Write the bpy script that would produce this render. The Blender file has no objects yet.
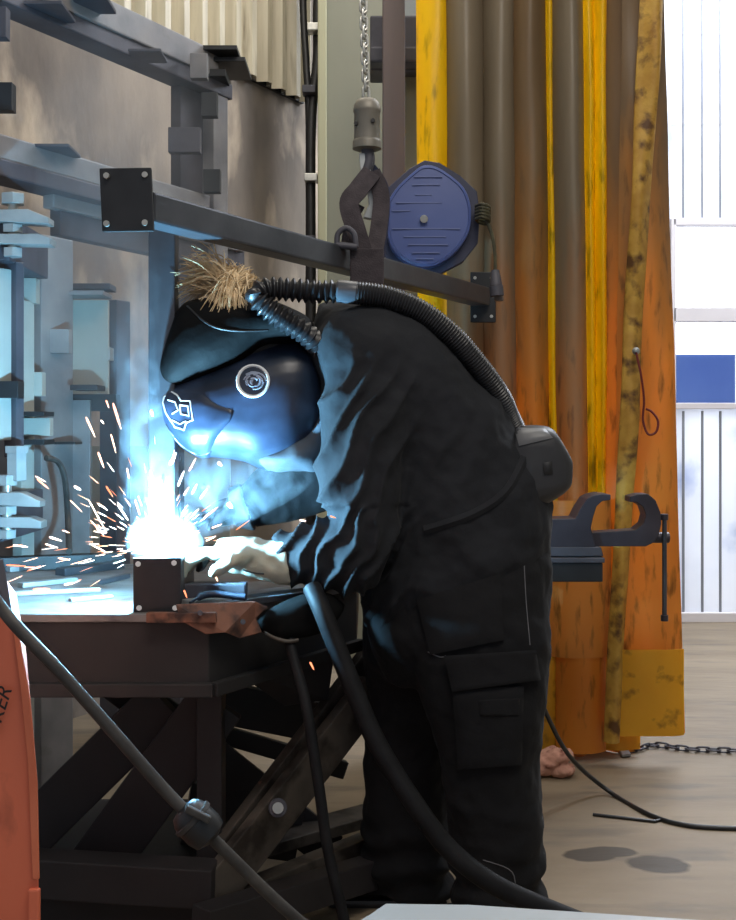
import bpy, bmesh, math, random
from mathutils import Vector, Matrix, noise
from mathutils.bvhtree import BVHTree
random.seed(7)
SC = bpy.context.scene
COL = SC.collection
F, HZ, CZ = 1150.0, 430.0, 1.23          # focal length in pixels, horizon row, eye height

def P(px, py, Y):
    return Vector(((px - 368) * Y / F, Y, CZ - (py - HZ) * Y / F))

def lin(r, g, b):
    f = lambda c: ((c / 255 + 0.055) / 1.055) ** 2.4 if c > 10 else c / 255 / 12.92
    return (f(r), f(g), f(b))

# ------------------------------------------------------------------ camera, world, lights
cam_d = bpy.data.cameras.new('camera'); cam = bpy.data.objects.new('camera', cam_d); COL.objects.link(cam)
cam.location = (0, 0, CZ); cam.rotation_euler = (math.pi / 2, 0, 0)
cam_d.sensor_fit = 'VERTICAL'; cam_d.sensor_height = 24; cam_d.lens = 24 * F / 920
cam_d.shift_y = -(460 - HZ) / 920
cam_d.clip_start = 0.05
SC.camera = cam
SC.view_settings.view_transform = 'Standard'; SC.view_settings.look = 'None'
SC.view_settings.gamma = 1; SC.view_settings.use_curve_mapping = False
SC.view_settings.exposure = 0.0
SC.cycles.use_denoising = True
SC.cycles.max_bounces = 8; SC.cycles.volume_bounces = 0; SC.cycles.sample_clamp_indirect = 4

world = bpy.data.worlds.new('world'); SC.world = world; world.use_nodes = True
wb = world.node_tree.nodes['Background']; wb.inputs[0].default_value = (.80, .84, .95, 1); wb.inputs[1].default_value = 0.42

def area(name, loc, target, sx, sy, power, color):
    l = bpy.data.lights.new(name, 'AREA'); l.shape = 'RECTANGLE'; l.size = sx; l.size_y = sy
    l.energy = power; l.color = color
    o = bpy.data.objects.new(name, l); COL.objects.link(o); o.location = loc
    o.rotation_euler = (Vector(target) - Vector(loc)).to_track_quat('-Z', 'Y').to_euler()
    return o
area('hall_fill', (0.8, 0.6, 4.7), (0.3, 3.6, 1.2), 2.4, 1.6, 110, (1.0, .93, .84))  # unseen area light added overhead as fill from above and in front
area('overhead_fill', (-0.2, 4.3, 4.85), (-.5, 4.6, 0), 1.6, 2.0, 55, (1.0, .94, .84))  # added overhead light shining down by the left wall; ceiling has no opening
area('door_fill', (2.6, 6.2, 4.85), (2.2, 6.3, 0), 2.6, 1.8, 300, (.86, .91, 1.0))  # added fill that brightens the floor by the door; no skylight there
area('daylight_outside', (2.6, 9.4, 2.4), (2.4, 5, 1.2), 5.0, 4.6, 900, (.90, .94, 1.0))

ARC = P(150, 545, 2.615)
def point(name, loc, power, color, r):
    l = bpy.data.lights.new(name, 'POINT'); l.energy = power; l.color = color; l.shadow_soft_size = r
    o = bpy.data.objects.new(name, l); COL.objects.link(o); o.location = loc
    return o
point('arc_light', ARC + Vector((.0, -.014, .012)), 150, (.26, .66, 1.0), .02)

# ------------------------------------------------------------------ materials
MATS = {}
def mat(name, c1, c2=None, scale=8, rough=.7, metal=0.0, bump=0.0, stretch=(1, 1, 1), bscale=None, detail=6,
        sheen=0, c3=None, spots=0.0, sscale=3, transl=0.0, spec=.5, contrast=.25):
    m = bpy.data.materials.new(name); m.use_nodes = True; MATS[name] = m
    nt = m.node_tree; N = nt.nodes; L = nt.links
    b = N['Principled BSDF']; b.inputs['Roughness'].default_value = rough; b.inputs['Metallic'].default_value = metal
    b.inputs['Specular IOR Level'].default_value = spec
    if sheen: b.inputs['Sheen Weight'].default_value = sheen; b.inputs['Sheen Roughness'].default_value = .5
    tc = N.new('ShaderNodeNewGeometry'); mp = N.new('ShaderNodeMapping'); L.new(tc.outputs['Position'], mp.inputs[0])
    mp.inputs['Scale'].default_value = stretch
    nz = N.new('ShaderNodeTexNoise'); nz.inputs['Scale'].default_value = scale; nz.inputs['Detail'].default_value = detail
    L.new(mp.outputs[0], nz.inputs['Vector'])
    c2 = c2 or c1
    rp = N.new('ShaderNodeValToRGB'); rp.color_ramp.elements[0].position = .5 - contrast; rp.color_ramp.elements[1].position = .5 + contrast
    rp.color_ramp.elements[0].color = (*c1, 1); rp.color_ramp.elements[1].color = (*c2, 1)
    L.new(nz.outputs[0], rp.inputs[0])
    col = rp.outputs[0]
    if c3 and spots:
        n2 = N.new('ShaderNodeTexNoise'); n2.inputs['Scale'].default_value = sscale; n2.inputs['Detail'].default_value = 8
        L.new(mp.outputs[0], n2.inputs['Vector'])
        r2 = N.new('ShaderNodeValToRGB'); r2.color_ramp.elements[0].position = 1 - spots - .08; r2.color_ramp.elements[1].position = 1 - spots + .08
        L.new(n2.outputs[0], r2.inputs[0])
        mx = N.new('ShaderNodeMix'); mx.data_type = 'RGBA'
        L.new(r2.outputs[0], mx.inputs[0]); L.new(col, mx.inputs[6]); mx.inputs[7].default_value = (*c3, 1)
        col = mx.outputs[2]
    L.new(col, b.inputs['Base Color'])
    if bump:
        n3 = N.new('ShaderNodeTexNoise'); n3.inputs['Scale'].default_value = bscale or scale * 4; n3.inputs['Detail'].default_value = 5
        L.new(mp.outputs[0], n3.inputs['Vector'])
        bp = N.new('ShaderNodeBump'); bp.inputs['Strength'].default_value = bump; bp.inputs['Distance'].default_value = .01
        L.new(n3.outputs[0], bp.inputs['Height']); L.new(bp.outputs[0], b.inputs['Normal'])
    if transl:
        t = N.new('ShaderNodeBsdfTranslucent'); L.new(col, t.inputs[0])
        ms = N.new('ShaderNodeMixShader'); ms.inputs[0].default_value = transl
        L.new(b.outputs[0], ms.inputs[1]); L.new(t.outputs[0], ms.inputs[2])
        L.new(ms.outputs[0], N['Material Output'].inputs[0])
    m['col'] = 1
    return m

def emis(name, c, s):
    m = bpy.data.materials.new(name); m.use_nodes = True
    b = m.node_tree.nodes['Principled BSDF']; b.inputs['Base Color'].default_value = (*c, 1)
    b.inputs['Emission Color'].default_value = (*c, 1); b.inputs['Emission Strength'].default_value = s
    return m

concrete = mat('concrete_wall', lin(104, 97, 92), lin(160, 148, 134), 1.7, .9, bump=.5, stretch=(1, 1, .5), bscale=14,
               c3=lin(196, 180, 160), spots=.40, sscale=3.2, contrast=.16)
cladding = mat('cream_cladding', lin(160, 150, 128), lin(212, 203, 178), 5, .5, stretch=(3, 3, .3), c3=lin(120, 108, 88), spots=.36, sscale=5)
blackm = mat('black_paint', (.006, .006, .007), (.014, .013, .013), 10, .5)
hoseblack = mat('torch_hose', (.006, .006, .007), (.013, .013, .014), 20, .6, spec=.15, bump=.1)
rubber = mat('black_rubber', (.008, .008, .009), (.018, .018, .02), 20, .45)
cablem = mat('dusty_cable', lin(38, 36, 36), lin(70, 66, 62), 30, .55)
hosem = mat('hose_rubber', (.010, .010, .012), (.02, .02, .023), 15, .4)
hosegrey = mat('hose_coupling', (.05, .055, .065), (.08, .085, .1), 15, .35)
steel = mat('dark_mill_steel', lin(60, 62, 68), lin(92, 94, 100), 7, .42, .55, bump=.06, bscale=40)
steel_rail = mat('rack_steel', lin(104, 104, 108), lin(148, 146, 146), 6, .5, .1, bump=.08, c3=lin(70, 60, 52), spots=.3, sscale=5)
steel_dk = mat('rack_dark_steel', lin(56, 56, 64), lin(88, 86, 94), 6, .55, .15, bump=.08)
steel_lt = mat('bright_steel', lin(140, 145, 146), lin(188, 190, 188), 8, .38, .5, bump=.05)
platem = mat('painted_plate', lin(150, 155, 150), lin(178, 182, 174), 4, .55, .1)
black_steel = mat('black_plate', lin(28, 30, 32), lin(46, 47, 50), 9, .45, .3)
boltm = mat('zinc_bolt', lin(160, 160, 155), lin(200, 198, 190), 20, .35, .7)
column_m = mat('column_paint', lin(126, 128, 116), lin(150, 150, 134), 2, .65, stretch=(1, 1, .4), bump=.04)
column_edge = mat('column_edge_paint', lin(166, 166, 138), lin(186, 184, 154), 3, .6, stretch=(1, 1, .3))
purple = mat('brown_column_paint', lin(76, 66, 68), lin(104, 90, 90), 3, .55, stretch=(2, 2, .3))
tabletop = mat('burnt_table_steel', lin(90, 88, 88), lin(150, 148, 146), 12, .45, .35, bump=.15, c3=lin(90, 64, 48), spots=.4, sscale=6)
tabledk = mat('table_black_paint', lin(24, 23, 24), lin(40, 37, 37), 6, .7, bump=.05)
scissor = mat('scissor_arm_steel', lin(62, 57, 52), lin(92, 84, 76), 9, .55, .2, bump=.1, c3=lin(40, 34, 30), spots=.45, sscale=12)
scissdk = mat('scissor_arm_dark', lin(26, 24, 26), lin(40, 36, 38), 8, .6)
rust = mat('rusty_bracket', lin(96, 62, 48), lin(140, 92, 70), 14, .75, .1, bump=.2, c3=lin(60, 42, 36), spots=.45, sscale=20)
orange = mat('orange_machine_paint', lin(186, 84, 58), lin(222, 116, 84), 3, .5, bump=.04, c3=lin(120, 60, 44), spots=.3, sscale=9, stretch=(1, 1, .5))
reelblue = mat('reel_blue', lin(66, 82, 136), lin(84, 100, 156), 4, .42, bump=.03)
reeldark = mat('reel_dark_blue', lin(34, 38, 60), lin(46, 50, 78), 5, .5)
hoistm = mat('hoist_body', lin(112, 108, 100), lin(142, 136, 124), 6, .5, .3)
strapm = mat('sling_webbing', lin(44, 38, 42), lin(70, 62, 66), 30, .85, bump=.3, bscale=200)
jacket_m = mat('black_work_cloth', (.011, .012, .014), (.020, .021, .025), 5, .85, sheen=.03, bump=.35, bscale=26, spec=.2)
trouser_m = mat('trouser_cloth', (.006, .006, .007), (.012, .012, .0135), 5, .88, sheen=.02, bump=.15, bscale=60, spec=.2)
seam_m = mat('grey_piping', (.10, .10, .11), (.16, .16, .17), 40, .8)
skin = mat('body_dark', (.012, .012, .013), (.02, .02, .02), 8, .9)
leather = mat('black_leather', (.0018, .0018, .002), (.0038, .0036, .0036), 9, .7, bump=.3, bscale=25, spec=.1)
shieldm = mat('helmet_shell', (.008, .013, .026), (.028, .040, .074), 9, .36, bump=.04, contrast=.14)
glovem = mat('pale_leather', lin(150, 148, 132), lin(196, 190, 168), 14, .75, bump=.25, bscale=50)
gloved = mat('dark_glove', (.02, .02, .025), (.04, .04, .045), 14, .8, bump=.2, bscale=50)
white = mat('white_print', lin(215, 218, 220), lin(232, 232, 232), 9, .6)
hairm = mat('blond_hair', lin(166, 138, 98), lin(236, 210, 168), 60, .6)
redcord = mat('dark_red_cord', lin(90, 20, 16), lin(110, 30, 22), 40, .7)
pinkm = mat('pink_rag', lin(170, 118, 100), lin(206, 158, 138), 16, .9, bump=.3, c3=lin(110, 60, 50), spots=.38, sscale=30)
whitepaint = mat('white_door_paint', lin(226, 230, 238), lin(240, 242, 246), 2, .5, transl=.45, c3=lin(190, 200, 222), spots=.35, sscale=3)
doortrim = mat('door_frame_paint', lin(205, 200, 205), lin(222, 218, 220), 3, .5)
seamgrey = mat('door_seam', lin(120, 124, 134), lin(140, 144, 152), 5, .6)
greytop = mat('grey_enamel', lin(150, 150, 150), lin(170, 170, 168), 3, .4)
pvc_t = .52
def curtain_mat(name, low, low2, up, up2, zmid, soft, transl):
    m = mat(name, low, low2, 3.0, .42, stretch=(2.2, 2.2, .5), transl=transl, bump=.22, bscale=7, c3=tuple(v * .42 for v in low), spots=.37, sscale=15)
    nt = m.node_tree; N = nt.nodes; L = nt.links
    # height blend: mixes in the upper colours towards the top, broken by noise
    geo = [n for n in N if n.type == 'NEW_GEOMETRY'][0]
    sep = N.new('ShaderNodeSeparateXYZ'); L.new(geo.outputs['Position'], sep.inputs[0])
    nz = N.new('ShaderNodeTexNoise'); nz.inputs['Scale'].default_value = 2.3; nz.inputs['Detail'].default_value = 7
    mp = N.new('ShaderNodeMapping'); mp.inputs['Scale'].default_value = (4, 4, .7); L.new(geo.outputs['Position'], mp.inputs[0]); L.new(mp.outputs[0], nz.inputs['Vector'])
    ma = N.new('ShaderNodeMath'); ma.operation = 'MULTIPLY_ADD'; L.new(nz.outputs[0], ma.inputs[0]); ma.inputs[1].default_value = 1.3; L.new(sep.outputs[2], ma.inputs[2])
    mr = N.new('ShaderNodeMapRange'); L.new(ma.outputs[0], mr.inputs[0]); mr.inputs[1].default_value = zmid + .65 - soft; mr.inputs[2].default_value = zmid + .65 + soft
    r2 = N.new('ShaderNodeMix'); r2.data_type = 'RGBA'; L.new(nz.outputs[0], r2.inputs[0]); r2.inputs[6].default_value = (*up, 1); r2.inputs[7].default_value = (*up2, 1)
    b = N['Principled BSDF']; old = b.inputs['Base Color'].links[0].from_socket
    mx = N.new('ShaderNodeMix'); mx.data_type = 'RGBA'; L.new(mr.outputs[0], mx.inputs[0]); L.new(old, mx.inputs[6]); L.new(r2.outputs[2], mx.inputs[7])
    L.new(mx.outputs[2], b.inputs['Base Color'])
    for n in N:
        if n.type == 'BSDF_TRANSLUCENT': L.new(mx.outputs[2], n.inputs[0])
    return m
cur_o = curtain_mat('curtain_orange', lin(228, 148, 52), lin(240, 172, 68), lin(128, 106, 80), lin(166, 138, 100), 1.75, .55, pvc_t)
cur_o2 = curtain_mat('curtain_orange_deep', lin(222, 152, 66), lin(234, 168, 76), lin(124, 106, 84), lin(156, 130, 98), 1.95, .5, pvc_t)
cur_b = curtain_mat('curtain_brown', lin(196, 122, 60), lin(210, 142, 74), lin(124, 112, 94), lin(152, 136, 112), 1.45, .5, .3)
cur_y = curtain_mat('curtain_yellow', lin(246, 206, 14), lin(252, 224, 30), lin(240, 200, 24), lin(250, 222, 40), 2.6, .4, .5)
tapem = mat('mottled_tape', lin(168, 120, 40), lin(206, 164, 70), 18, .6, bump=.5, bscale=30, c3=lin(96, 62, 24), spots=.42, sscale=16, transl=.15)
hemm = mat('hem_yellow', lin(220, 164, 34), lin(236, 184, 48), 6, .5, transl=.4, c3=lin(140, 92, 24), spots=.36, sscale=14, bump=.1)

# ------------------------------------------------------------------ mesh building
class MB:
    def __init__(s): s.v = []; s.f = []
    def add(s, vs, fs):
        n = len(s.v); s.v += [Vector(v) for v in vs]; s.f += [tuple(i + n for i in f) for f in fs]; return s
    def obox(s, c, ax, ay, az, bev=.0):
        c = Vector(c); h = [Vector(a) for a in (ax, ay, az)]
        bm = bmesh.new(); bmesh.ops.create_cube(bm, size=2)
        L = [a.length for a in h]
        for v in bm.verts: v.co = Vector((v.co.x * L[0], v.co.y * L[1], v.co.z * L[2]))
        if bev:
            bmesh.ops.bevel(bm, geom=list(bm.edges), offset=min(bev, min(L) * .8), segments=2, profile=.6, affect='EDGES')
        U = [a.normalized() for a in h]
        bm.verts.index_update()
        s.add([c + U[0] * v.co.x + U[1] * v.co.y + U[2] * v.co.z for v in bm.verts], [[v.index for v in f.verts] for f in bm.faces])
        bm.free(); return s
    def box(s, x0, x1, y0, y1, z0, z1, bev=.002):
        return s.obox(((x0+x1)/2, (y0+y1)/2, (z0+z1)/2), ((x1-x0)/2, 0, 0), (0, (y1-y0)/2, 0), (0, 0, (z1-z0)/2), bev)
    def boxpx(s, x0, y0, x1, y1, Y, d, bev=.002):
        a = P(x0, y1, Y); b = P(x1, y0, Y)
        return s.box(a.x, b.x, Y, Y + d, a.z, b.z, bev)
    def beam(s, A, B, w, h, bev=.003):
        A = Vector(A); B = Vector(B); d = (B - A); u = d.normalized()
        side = u.cross(Vector((0, 0, 1)))
        if side.length < .01: side = Vector((1, 0, 0))
        side.normalize(); up = side.cross(u).normalized()
        return s.obox((A + B) / 2, d / 2, side * w / 2, up * h / 2, bev)
    def prism(s, pts, off):
        """closed polygon of 3D points, pushed along off"""
        bm = bmesh.new(); vs = [bm.verts.new(p) for p in pts]
        f = bm.faces.new(vs)
        r = bmesh.ops.extrude_face_region(bm, geom=[f])
        for g in r['geom']:
            if isinstance(g, bmesh.types.BMVert): g.co += Vector(off)
        bmesh.ops.recalc_face_normals(bm, faces=list(bm.faces))
        bmesh.ops.bevel(bm, geom=list(bm.edges), offset=.0018, segments=1, affect='EDGES')
        bmesh.ops.triangulate(bm, faces=[f for f in bm.faces if len(f.verts) > 4])
        bm.verts.index_update()
        s.add([v.co.copy() for v in bm.verts], [[v.index for v in f.verts] for f in bm.faces]); bm.free(); return s
    def prismpx(s, pts, Y, d):
        return s.prism([P(x, y, Y) for x, y in pts], (0, d, 0))
    def tube(s, pts, r, seg=12, cap=True, ref=None):
        pts = [Vector(p) for p in pts]; n = len(pts)
        rs = r if isinstance(r, (list, tuple)) else [r] * n
        nrm = None; rings = []
        for i, p in enumerate(pts):
            t = (pts[min(i+1, n-1)] - pts[max(i-1, 0)]).normalized()
            if nrm is None:
                nrm = t.orthogonal().normalized()
            nrm = (nrm - t * nrm.dot(t)).normalized(); b = t.cross(nrm)
            rings.append([p + (nrm * math.cos(a) + b * math.sin(a)) * rs[i] for a in [2 * math.pi * k / seg for k in range(seg)]])
        vs = [v for rg in rings for v in rg]; fs = []
        for i in range(n - 1):
            for k in range(seg):
                fs.append((i*seg+k, i*seg+(k+1) % seg, (i+1)*seg+(k+1) % seg, (i+1)*seg+k))
        if cap: fs.append(tuple(range(seg))[::-1]); fs.append(tuple((n-1)*seg + k for k in range(seg)))
        return s.add(vs, fs)
    def cyl(s, A, B, r, seg=24, r2=None):
        A = Vector(A); B = Vector(B); r2 = r if r2 is None else r2
        c = min(r, (B-A).length * .3) * .12; u = (B - A).normalized()
        return s.tube([A, A + u*c, B - u*c, B], [r - c, r, r2, r2 - c], seg)
    def loft(s, rows, seg=28, ex=2.4, close=True):
        """rows: (pxA, pxB, Y, halfdepth[, exponent]) - sections between two outline points, round in depth"""
        rings = []
        for row in rows:
            a, b, Y, hd = row[:4]; e = row[4] if len(row) > 4 else ex
            A = P(a[0], a[1], Y); B = P(b[0], b[1], Y); c = (A + B) / 2; h = (B - A) / 2
            rg = []
            for k in range(seg):
                t = 2 * math.pi * k / seg; ct, st = math.cos(t), math.sin(t)
                rg.append(c + h * math.copysign(abs(ct) ** (2 / e), ct) + Vector((0, hd, 0)) * math.copysign(abs(st) ** (2 / e), st))
            rings.append(rg)
        # smooth in-between rings (Catmull-Rom)
        out = []
        n = len(rings)
        for i in range(n - 1):
            r0, r1, r2, r3 = rings[max(i-1, 0)], rings[i], rings[i+1], rings[min(i+2, n-1)]
            for j in range(5):
                t = j / 5
                out.append([.5 * ((2*b) + (c - a) * t + (2*a - 5*b + 4*c - d) * t*t + (3*b - a - 3*c + d) * t**3) for a, b, c, d in zip(r0, r1, r2, r3)])
        out.append(rings[-1])
        vs = [v for rg in out for v in rg]; fs = []; n = len(out)
        for i in range(n - 1):
            for k in range(seg): fs.append((i*seg+k, i*seg+(k+1) % seg, (i+1)*seg+(k+1) % seg, (i+1)*seg+k))
        if close:
            for base, ring, rev in ((0, out[0], True), ((n-1)*seg, out[-1], False)):
                ci = len(vs); vs.append(sum(ring, Vector()) / seg)
                for k in range(seg):
                    q = (base + k, base + (k+1) % seg, ci); fs.append(q[::-1] if rev else q)
        return s.add(vs, fs)
    def sphere(s, c, r, sc=(1, 1, 1), seg=16):
        bm = bmesh.new(); bmesh.ops.create_uvsphere(bm, u_segments=seg, v_segments=seg // 2 + 2, radius=r)
        s.add([Vector(c) + Vector((v.co.x*sc[0], v.co.y*sc[1], v.co.z*sc[2])) for v in bm.verts], [[v.index for v in f.verts] for f in bm.faces]); bm.free(); return s
    def build(s, name, m, parent=None, smooth=False):
        c = sum(s.v, Vector()) / len(s.v)
        me = bpy.data.meshes.new(name); me.from_pydata([v - c for v in s.v], [], s.f); me.update()
        me.validate()
        bm = bmesh.new(); bm.from_mesh(me); bmesh.ops.recalc_face_normals(bm, faces=list(bm.faces)); bm.to_mesh(me); bm.free()
        me.materials.append(m)
        if smooth:
            for p in me.polygons: p.use_smooth = True
            try: me.set_sharp_from_angle(angle=math.radians(42))
            except Exception: pass
        o = bpy.data.objects.new(name, me); COL.objects.link(o); o.location = c
        if parent: setpar(o, parent)
        return o

def wmat(o):
    m = Matrix.Translation(o.location) @ o.rotation_euler.to_matrix().to_4x4()
    if o.parent: m = wmat(o.parent) @ o.matrix_parent_inverse @ m
    return m
def setpar(o, p):
    o.parent = p; o.matrix_parent_inverse = wmat(p).inverted()
def tag(o, label, cat, group=None, kind=None):
    o['label'] = label; o['category'] = cat
    if group: o['group'] = group
    if kind: o['kind'] = kind
    return o
def thing(name, loc, label, cat, group=None):
    o = bpy.data.objects.new(name, None); COL.objects.link(o); o.location = loc; o.empty_display_size = .05
    return tag(o, label, cat, group)
def struct(o): o['kind'] = 'structure'; return o
def copy_tree(o, parent=None):
    c = o.copy(); COL.objects.link(c)
    if parent: c.parent = parent
    for ch in list(o.children): copy_tree(ch, c)
    return c
def smoothpath(pts, k=8):
    out = []; n = len(pts); pts = [Vector(p) for p in pts]
    for i in range(n - 1):
        a, b, c, d = pts[max(i-1, 0)], pts[i], pts[i+1], pts[min(i+2, n-1)]
        for j in range(k):
            t = j / k
            out.append(.5 * ((2*b) + (c - a) * t + (2*a - 5*b + 4*c - d) * t*t + (3*b - a - 3*c + d) * t**3))
    out.append(pts[-1]); return out
def remesh(o, vox, smooth_it=2, disp=None):
    md = o.modifiers.new('r', 'REMESH'); md.mode = 'VOXEL'; md.voxel_size = vox
    ms = o.modifiers.new('s', 'SMOOTH'); ms.iterations = smooth_it; ms.factor = .5
    dg = bpy.context.evaluated_depsgraph_get(); dg.update()
    me = bpy.data.meshes.new_from_object(o.evaluated_get(dg)); old = o.data
    mats = list(old.materials)
    o.modifiers.clear(); o.data = me
    if not me.materials:
        for q in mats: me.materials.append(q)
    if disp:
        M = wmat(o); Mi = M.inverted()
        nr = [v.normal.copy() for v in me.vertices]; co = [M @ v.co for v in me.vertices]
        for v, n_, c in zip(me.vertices, nr, co): v.co = Mi @ (c + n_ * disp(c, n_))
    for p in me.polygons: p.use_smooth = True
    me.update()
    return o

# ------------------------------------------------------------------ the room
o = MB().box(-4, 5, -1.5, 10.5, -.12, 0, 0).build('floor', concrete); struct(o)
fl = mat('workshop_floor', lin(110, 97, 80), lin(148, 132, 110), 1.6, .62, bump=.35, bscale=12, stretch=(.6, 2, 1), c3=lin(104, 94, 82), spots=.38, sscale=4)
o.data.materials[0] = fl
def stains(m, spots, dark):
    nt = m.node_tree; N = nt.nodes; L = nt.links; b = N['Principled BSDF']
    geo = [n for n in N if n.type == 'NEW_GEOMETRY'][0]
    nz = N.new('ShaderNodeTexNoise'); nz.inputs['Scale'].default_value = 9; L.new(geo.outputs['Position'], nz.inputs['Vector'])
    col = b.inputs['Base Color'].links[0].from_socket
    for (x, y, rx, ry) in spots:
        mp = N.new('ShaderNodeMapping'); mp.vector_type = 'POINT'
        mp.inputs['Scale'].default_value = (1/rx, 1/ry, 0); mp.inputs['Location'].default_value = (-x/rx, -y/ry, 0)
        L.new(geo.outputs['Position'], mp.inputs[0])
        ln = N.new('ShaderNodeVectorMath'); ln.operation = 'LENGTH'; L.new(mp.outputs[0], ln.inputs[0])
        ad = N.new('ShaderNodeMath'); ad.operation = 'MULTIPLY_ADD'; L.new(nz.outputs[0], ad.inputs[0]); ad.inputs[1].default_value = .9; L.new(ln.outputs['Value'], ad.inputs[2])
        mr = N.new('ShaderNodeMapRange'); mr.inputs[1].default_value = 1.5; mr.inputs[2].default_value = 1.32; L.new(ad.outputs[0], mr.inputs[0])
        mx = N.new('ShaderNodeMix'); mx.data_type = 'RGBA'; L.new(mr.outputs[0], mx.inputs[0]); L.new(col, mx.inputs[6]); mx.inputs[7].default_value = (*dark, 1)
        col = mx.outputs[2]
    L.new(col, b.inputs['Base Color'])
def fp(px, py):      # floor point
    Y = CZ * F / (py - HZ); return P(px, py, Y)
a, b_, c_ = fp(588, 856), fp(610, 852), fp(660, 864)
stains(fl, [(a.x, a.y, .075, .05), (b_.x, b_.y, .085, .04), (c_.x, c_.y, .09, .07)], lin(66, 58, 48))

WD = Vector((.48, .877, 0)).normalized(); WN = Vector((WD.y, -WD.x, 0))     # wall direction and its inward normal
W0 = Vector((-.384, 6.5, 0))
def wallpt(px, z, off=0.0):
    k = (px - 368) / F; s_ = (W0.x + off*WN.x - k * (W0.y + off*WN.y)) / (WD.x - k * WD.y) * -1
    q = W0 + WN * off + WD * s_; return Vector((q.x, q.y, z))
A = W0 - WD * 4.6; B = W0 + WD * 1.1
m = MB(); m.beam(Vector((A.x, A.y, 2.55)) - WN*.1, Vector((B.x, B.y, 2.55)) - WN*.1, .2, 5.1, 0)
struct(m.build('wall_left', concrete))
# corrugated cladding above the concrete
m = MB(); vs = []; fs = []
z0, z1 = 3.07, 4.9; pitch = .142; nseg = 14; n = 0
s0 = -4.4; tot = 4.4
K = int(tot / pitch * nseg)
def corr(t): 
    u = (t / pitch) % 1.0
    return .028 * max(-1, min(1, 1.9 * math.cos(2*math.pi*u)))
for i in range(K + 1):
    t = i * pitch / nseg; base = W0 + WD * (s0 + t) + WN * (.05 + corr(t))
    for d in (0, -.004):
        q = base + WN * d
        vs += [Vector((q.x, q.y, z0)), Vector((q.x, q.y, z1))]
for i in range(K):
    a0 = i*4; b0 = a0 + 4
    fs += [(a0, b0, b0+1, a0+1), (a0+2, a0+3, b0+3, b0+2), (a0, a0+2, b0+2, b0)]
m.add(vs, fs); o = m.build('corrugated_cladding', cladding, smooth=True); struct(o); o.name = 'trim_1'
tag(o, 'cream corrugated metal cladding on the wall above the bare concrete', 'cladding', kind='structure')
m = MB(); A2 = W0 - WD*4.4 + WN*.015; B2 = W0 + WN*.015
m.beam((A2.x, A2.y, 3.085), (B2.x, B2.y, 3.085), .02, .03, 0); o = struct(m.build('trim_2', blackm))

struct(MB().box(-.3, 1.95, 7.5, 7.65, 0, 5, 0).build('wall_back', mat('back_wall', lin(120, 122, 118), lin(150, 150, 140), 2, .8)))
struct(MB().box(3.85, 4.2, 7.5, 7.65, 0, 5, 0).build('wall_back_corner', MATS['back_wall']))
struct(MB().box(4.2, 4.35, -1.5, 9.8, 0, 5.1, 0).build('wall_right', MATS['back_wall']))
struct(MB().box(-4, 4.35, -1.5, 9.8, 5.1, 5.2, 0).build('ceiling', MATS['back_wall']))

# bright sliding door with two windows, Y = 7.4
DY = 7.4
door = bpy.data.objects.new('door_1', None); COL.objects.link(door); door.location = (2.9, DY, 0); struct(door)
door['label'] = 'tall white daylit panel door with two stacked windows'
zt = lambda y: CZ - (y - HZ) * DY / F
xt = lambda x: (x - 368) * DY / F
m = MB()
m.box(xt(655), xt(690 - 18), DY, DY+.05, .05, 5, .002)
m.box(xt(672), 3.9, DY, DY+.05, zt(219), 5, .002)
m.box(xt(672), 3.9, DY, DY+.05, .05, zt(407), .002)
m.build('panel', whitepaint, door)
m = MB()
for y0, y1 in ((219, 226), (308, 322), (403, 409)):
    m.box(xt(672.5), 3.9, DY-.03, DY+.06, zt(y1), zt(y0), .004)
for x in (670, 738):
    m.box(xt(x), xt(x+5), DY-.03, DY+.06, zt(409), zt(219), .004)
m.build('window_frame', doortrim, door)
glass = bpy.data.materials.new('clear_glass'); glass.use_nodes = True
gb = glass.node_tree.nodes['Principled BSDF']; gb.inputs['Transmission Weight'].default_value = 1; gb.inputs['Roughness'].default_value = .02; gb.inputs['IOR'].default_value = 1.1
for y0, y1 in ((226, 308), (322, 403)):
    MB().box(xt(674), 3.9, DY+.01, DY+.016, zt(y1), zt(y0), 0).build('pane', glass, door)
for x in (683, 702, 720, 738):
    for (ya, yb) in ((-260, 218), (411, 612)):
        MB().box(xt(x)-.008, xt(x)+.008, DY-.012, DY, zt(yb), zt(ya), .003).build('rib', seamgrey, door)
MB().box(xt(660), 3.9, DY-.05, DY+.05, .0, .06, .004).build('sill', doortrim, door)
for y in (32, 122):
    MB().box(xt(672), 3.9, DY-.006, DY, zt(y+3), zt(y), .001).build('crease', doortrim, door)
# outside: a blue container and a pale yard beyond the panes
m = MB().box(2.3, 2.98, 8.6, 9.2, 0, CZ + 76*8.6/F, .02)
tag(m.build('blue_container', mat('container_blue', lin(60, 90, 160), lin(84, 112, 176), 2, .6)), 'blue container seen outside through the lower door window', 'container')
m = MB().box(2.99, 3.05, 8.5, 8.6, 0, 2.6, .01)
tag(m.build('outdoor_post', doortrim), 'pale post outside beside the blue container', 'post')
m = MB().box(3.06, 3.7, 8.7, 9.2, 0, CZ + 84*8.7/F, .02)
tag(m.build('outdoor_container', MATS['container_blue']), 'second blue container outside, right of the pale post', 'container')

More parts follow.
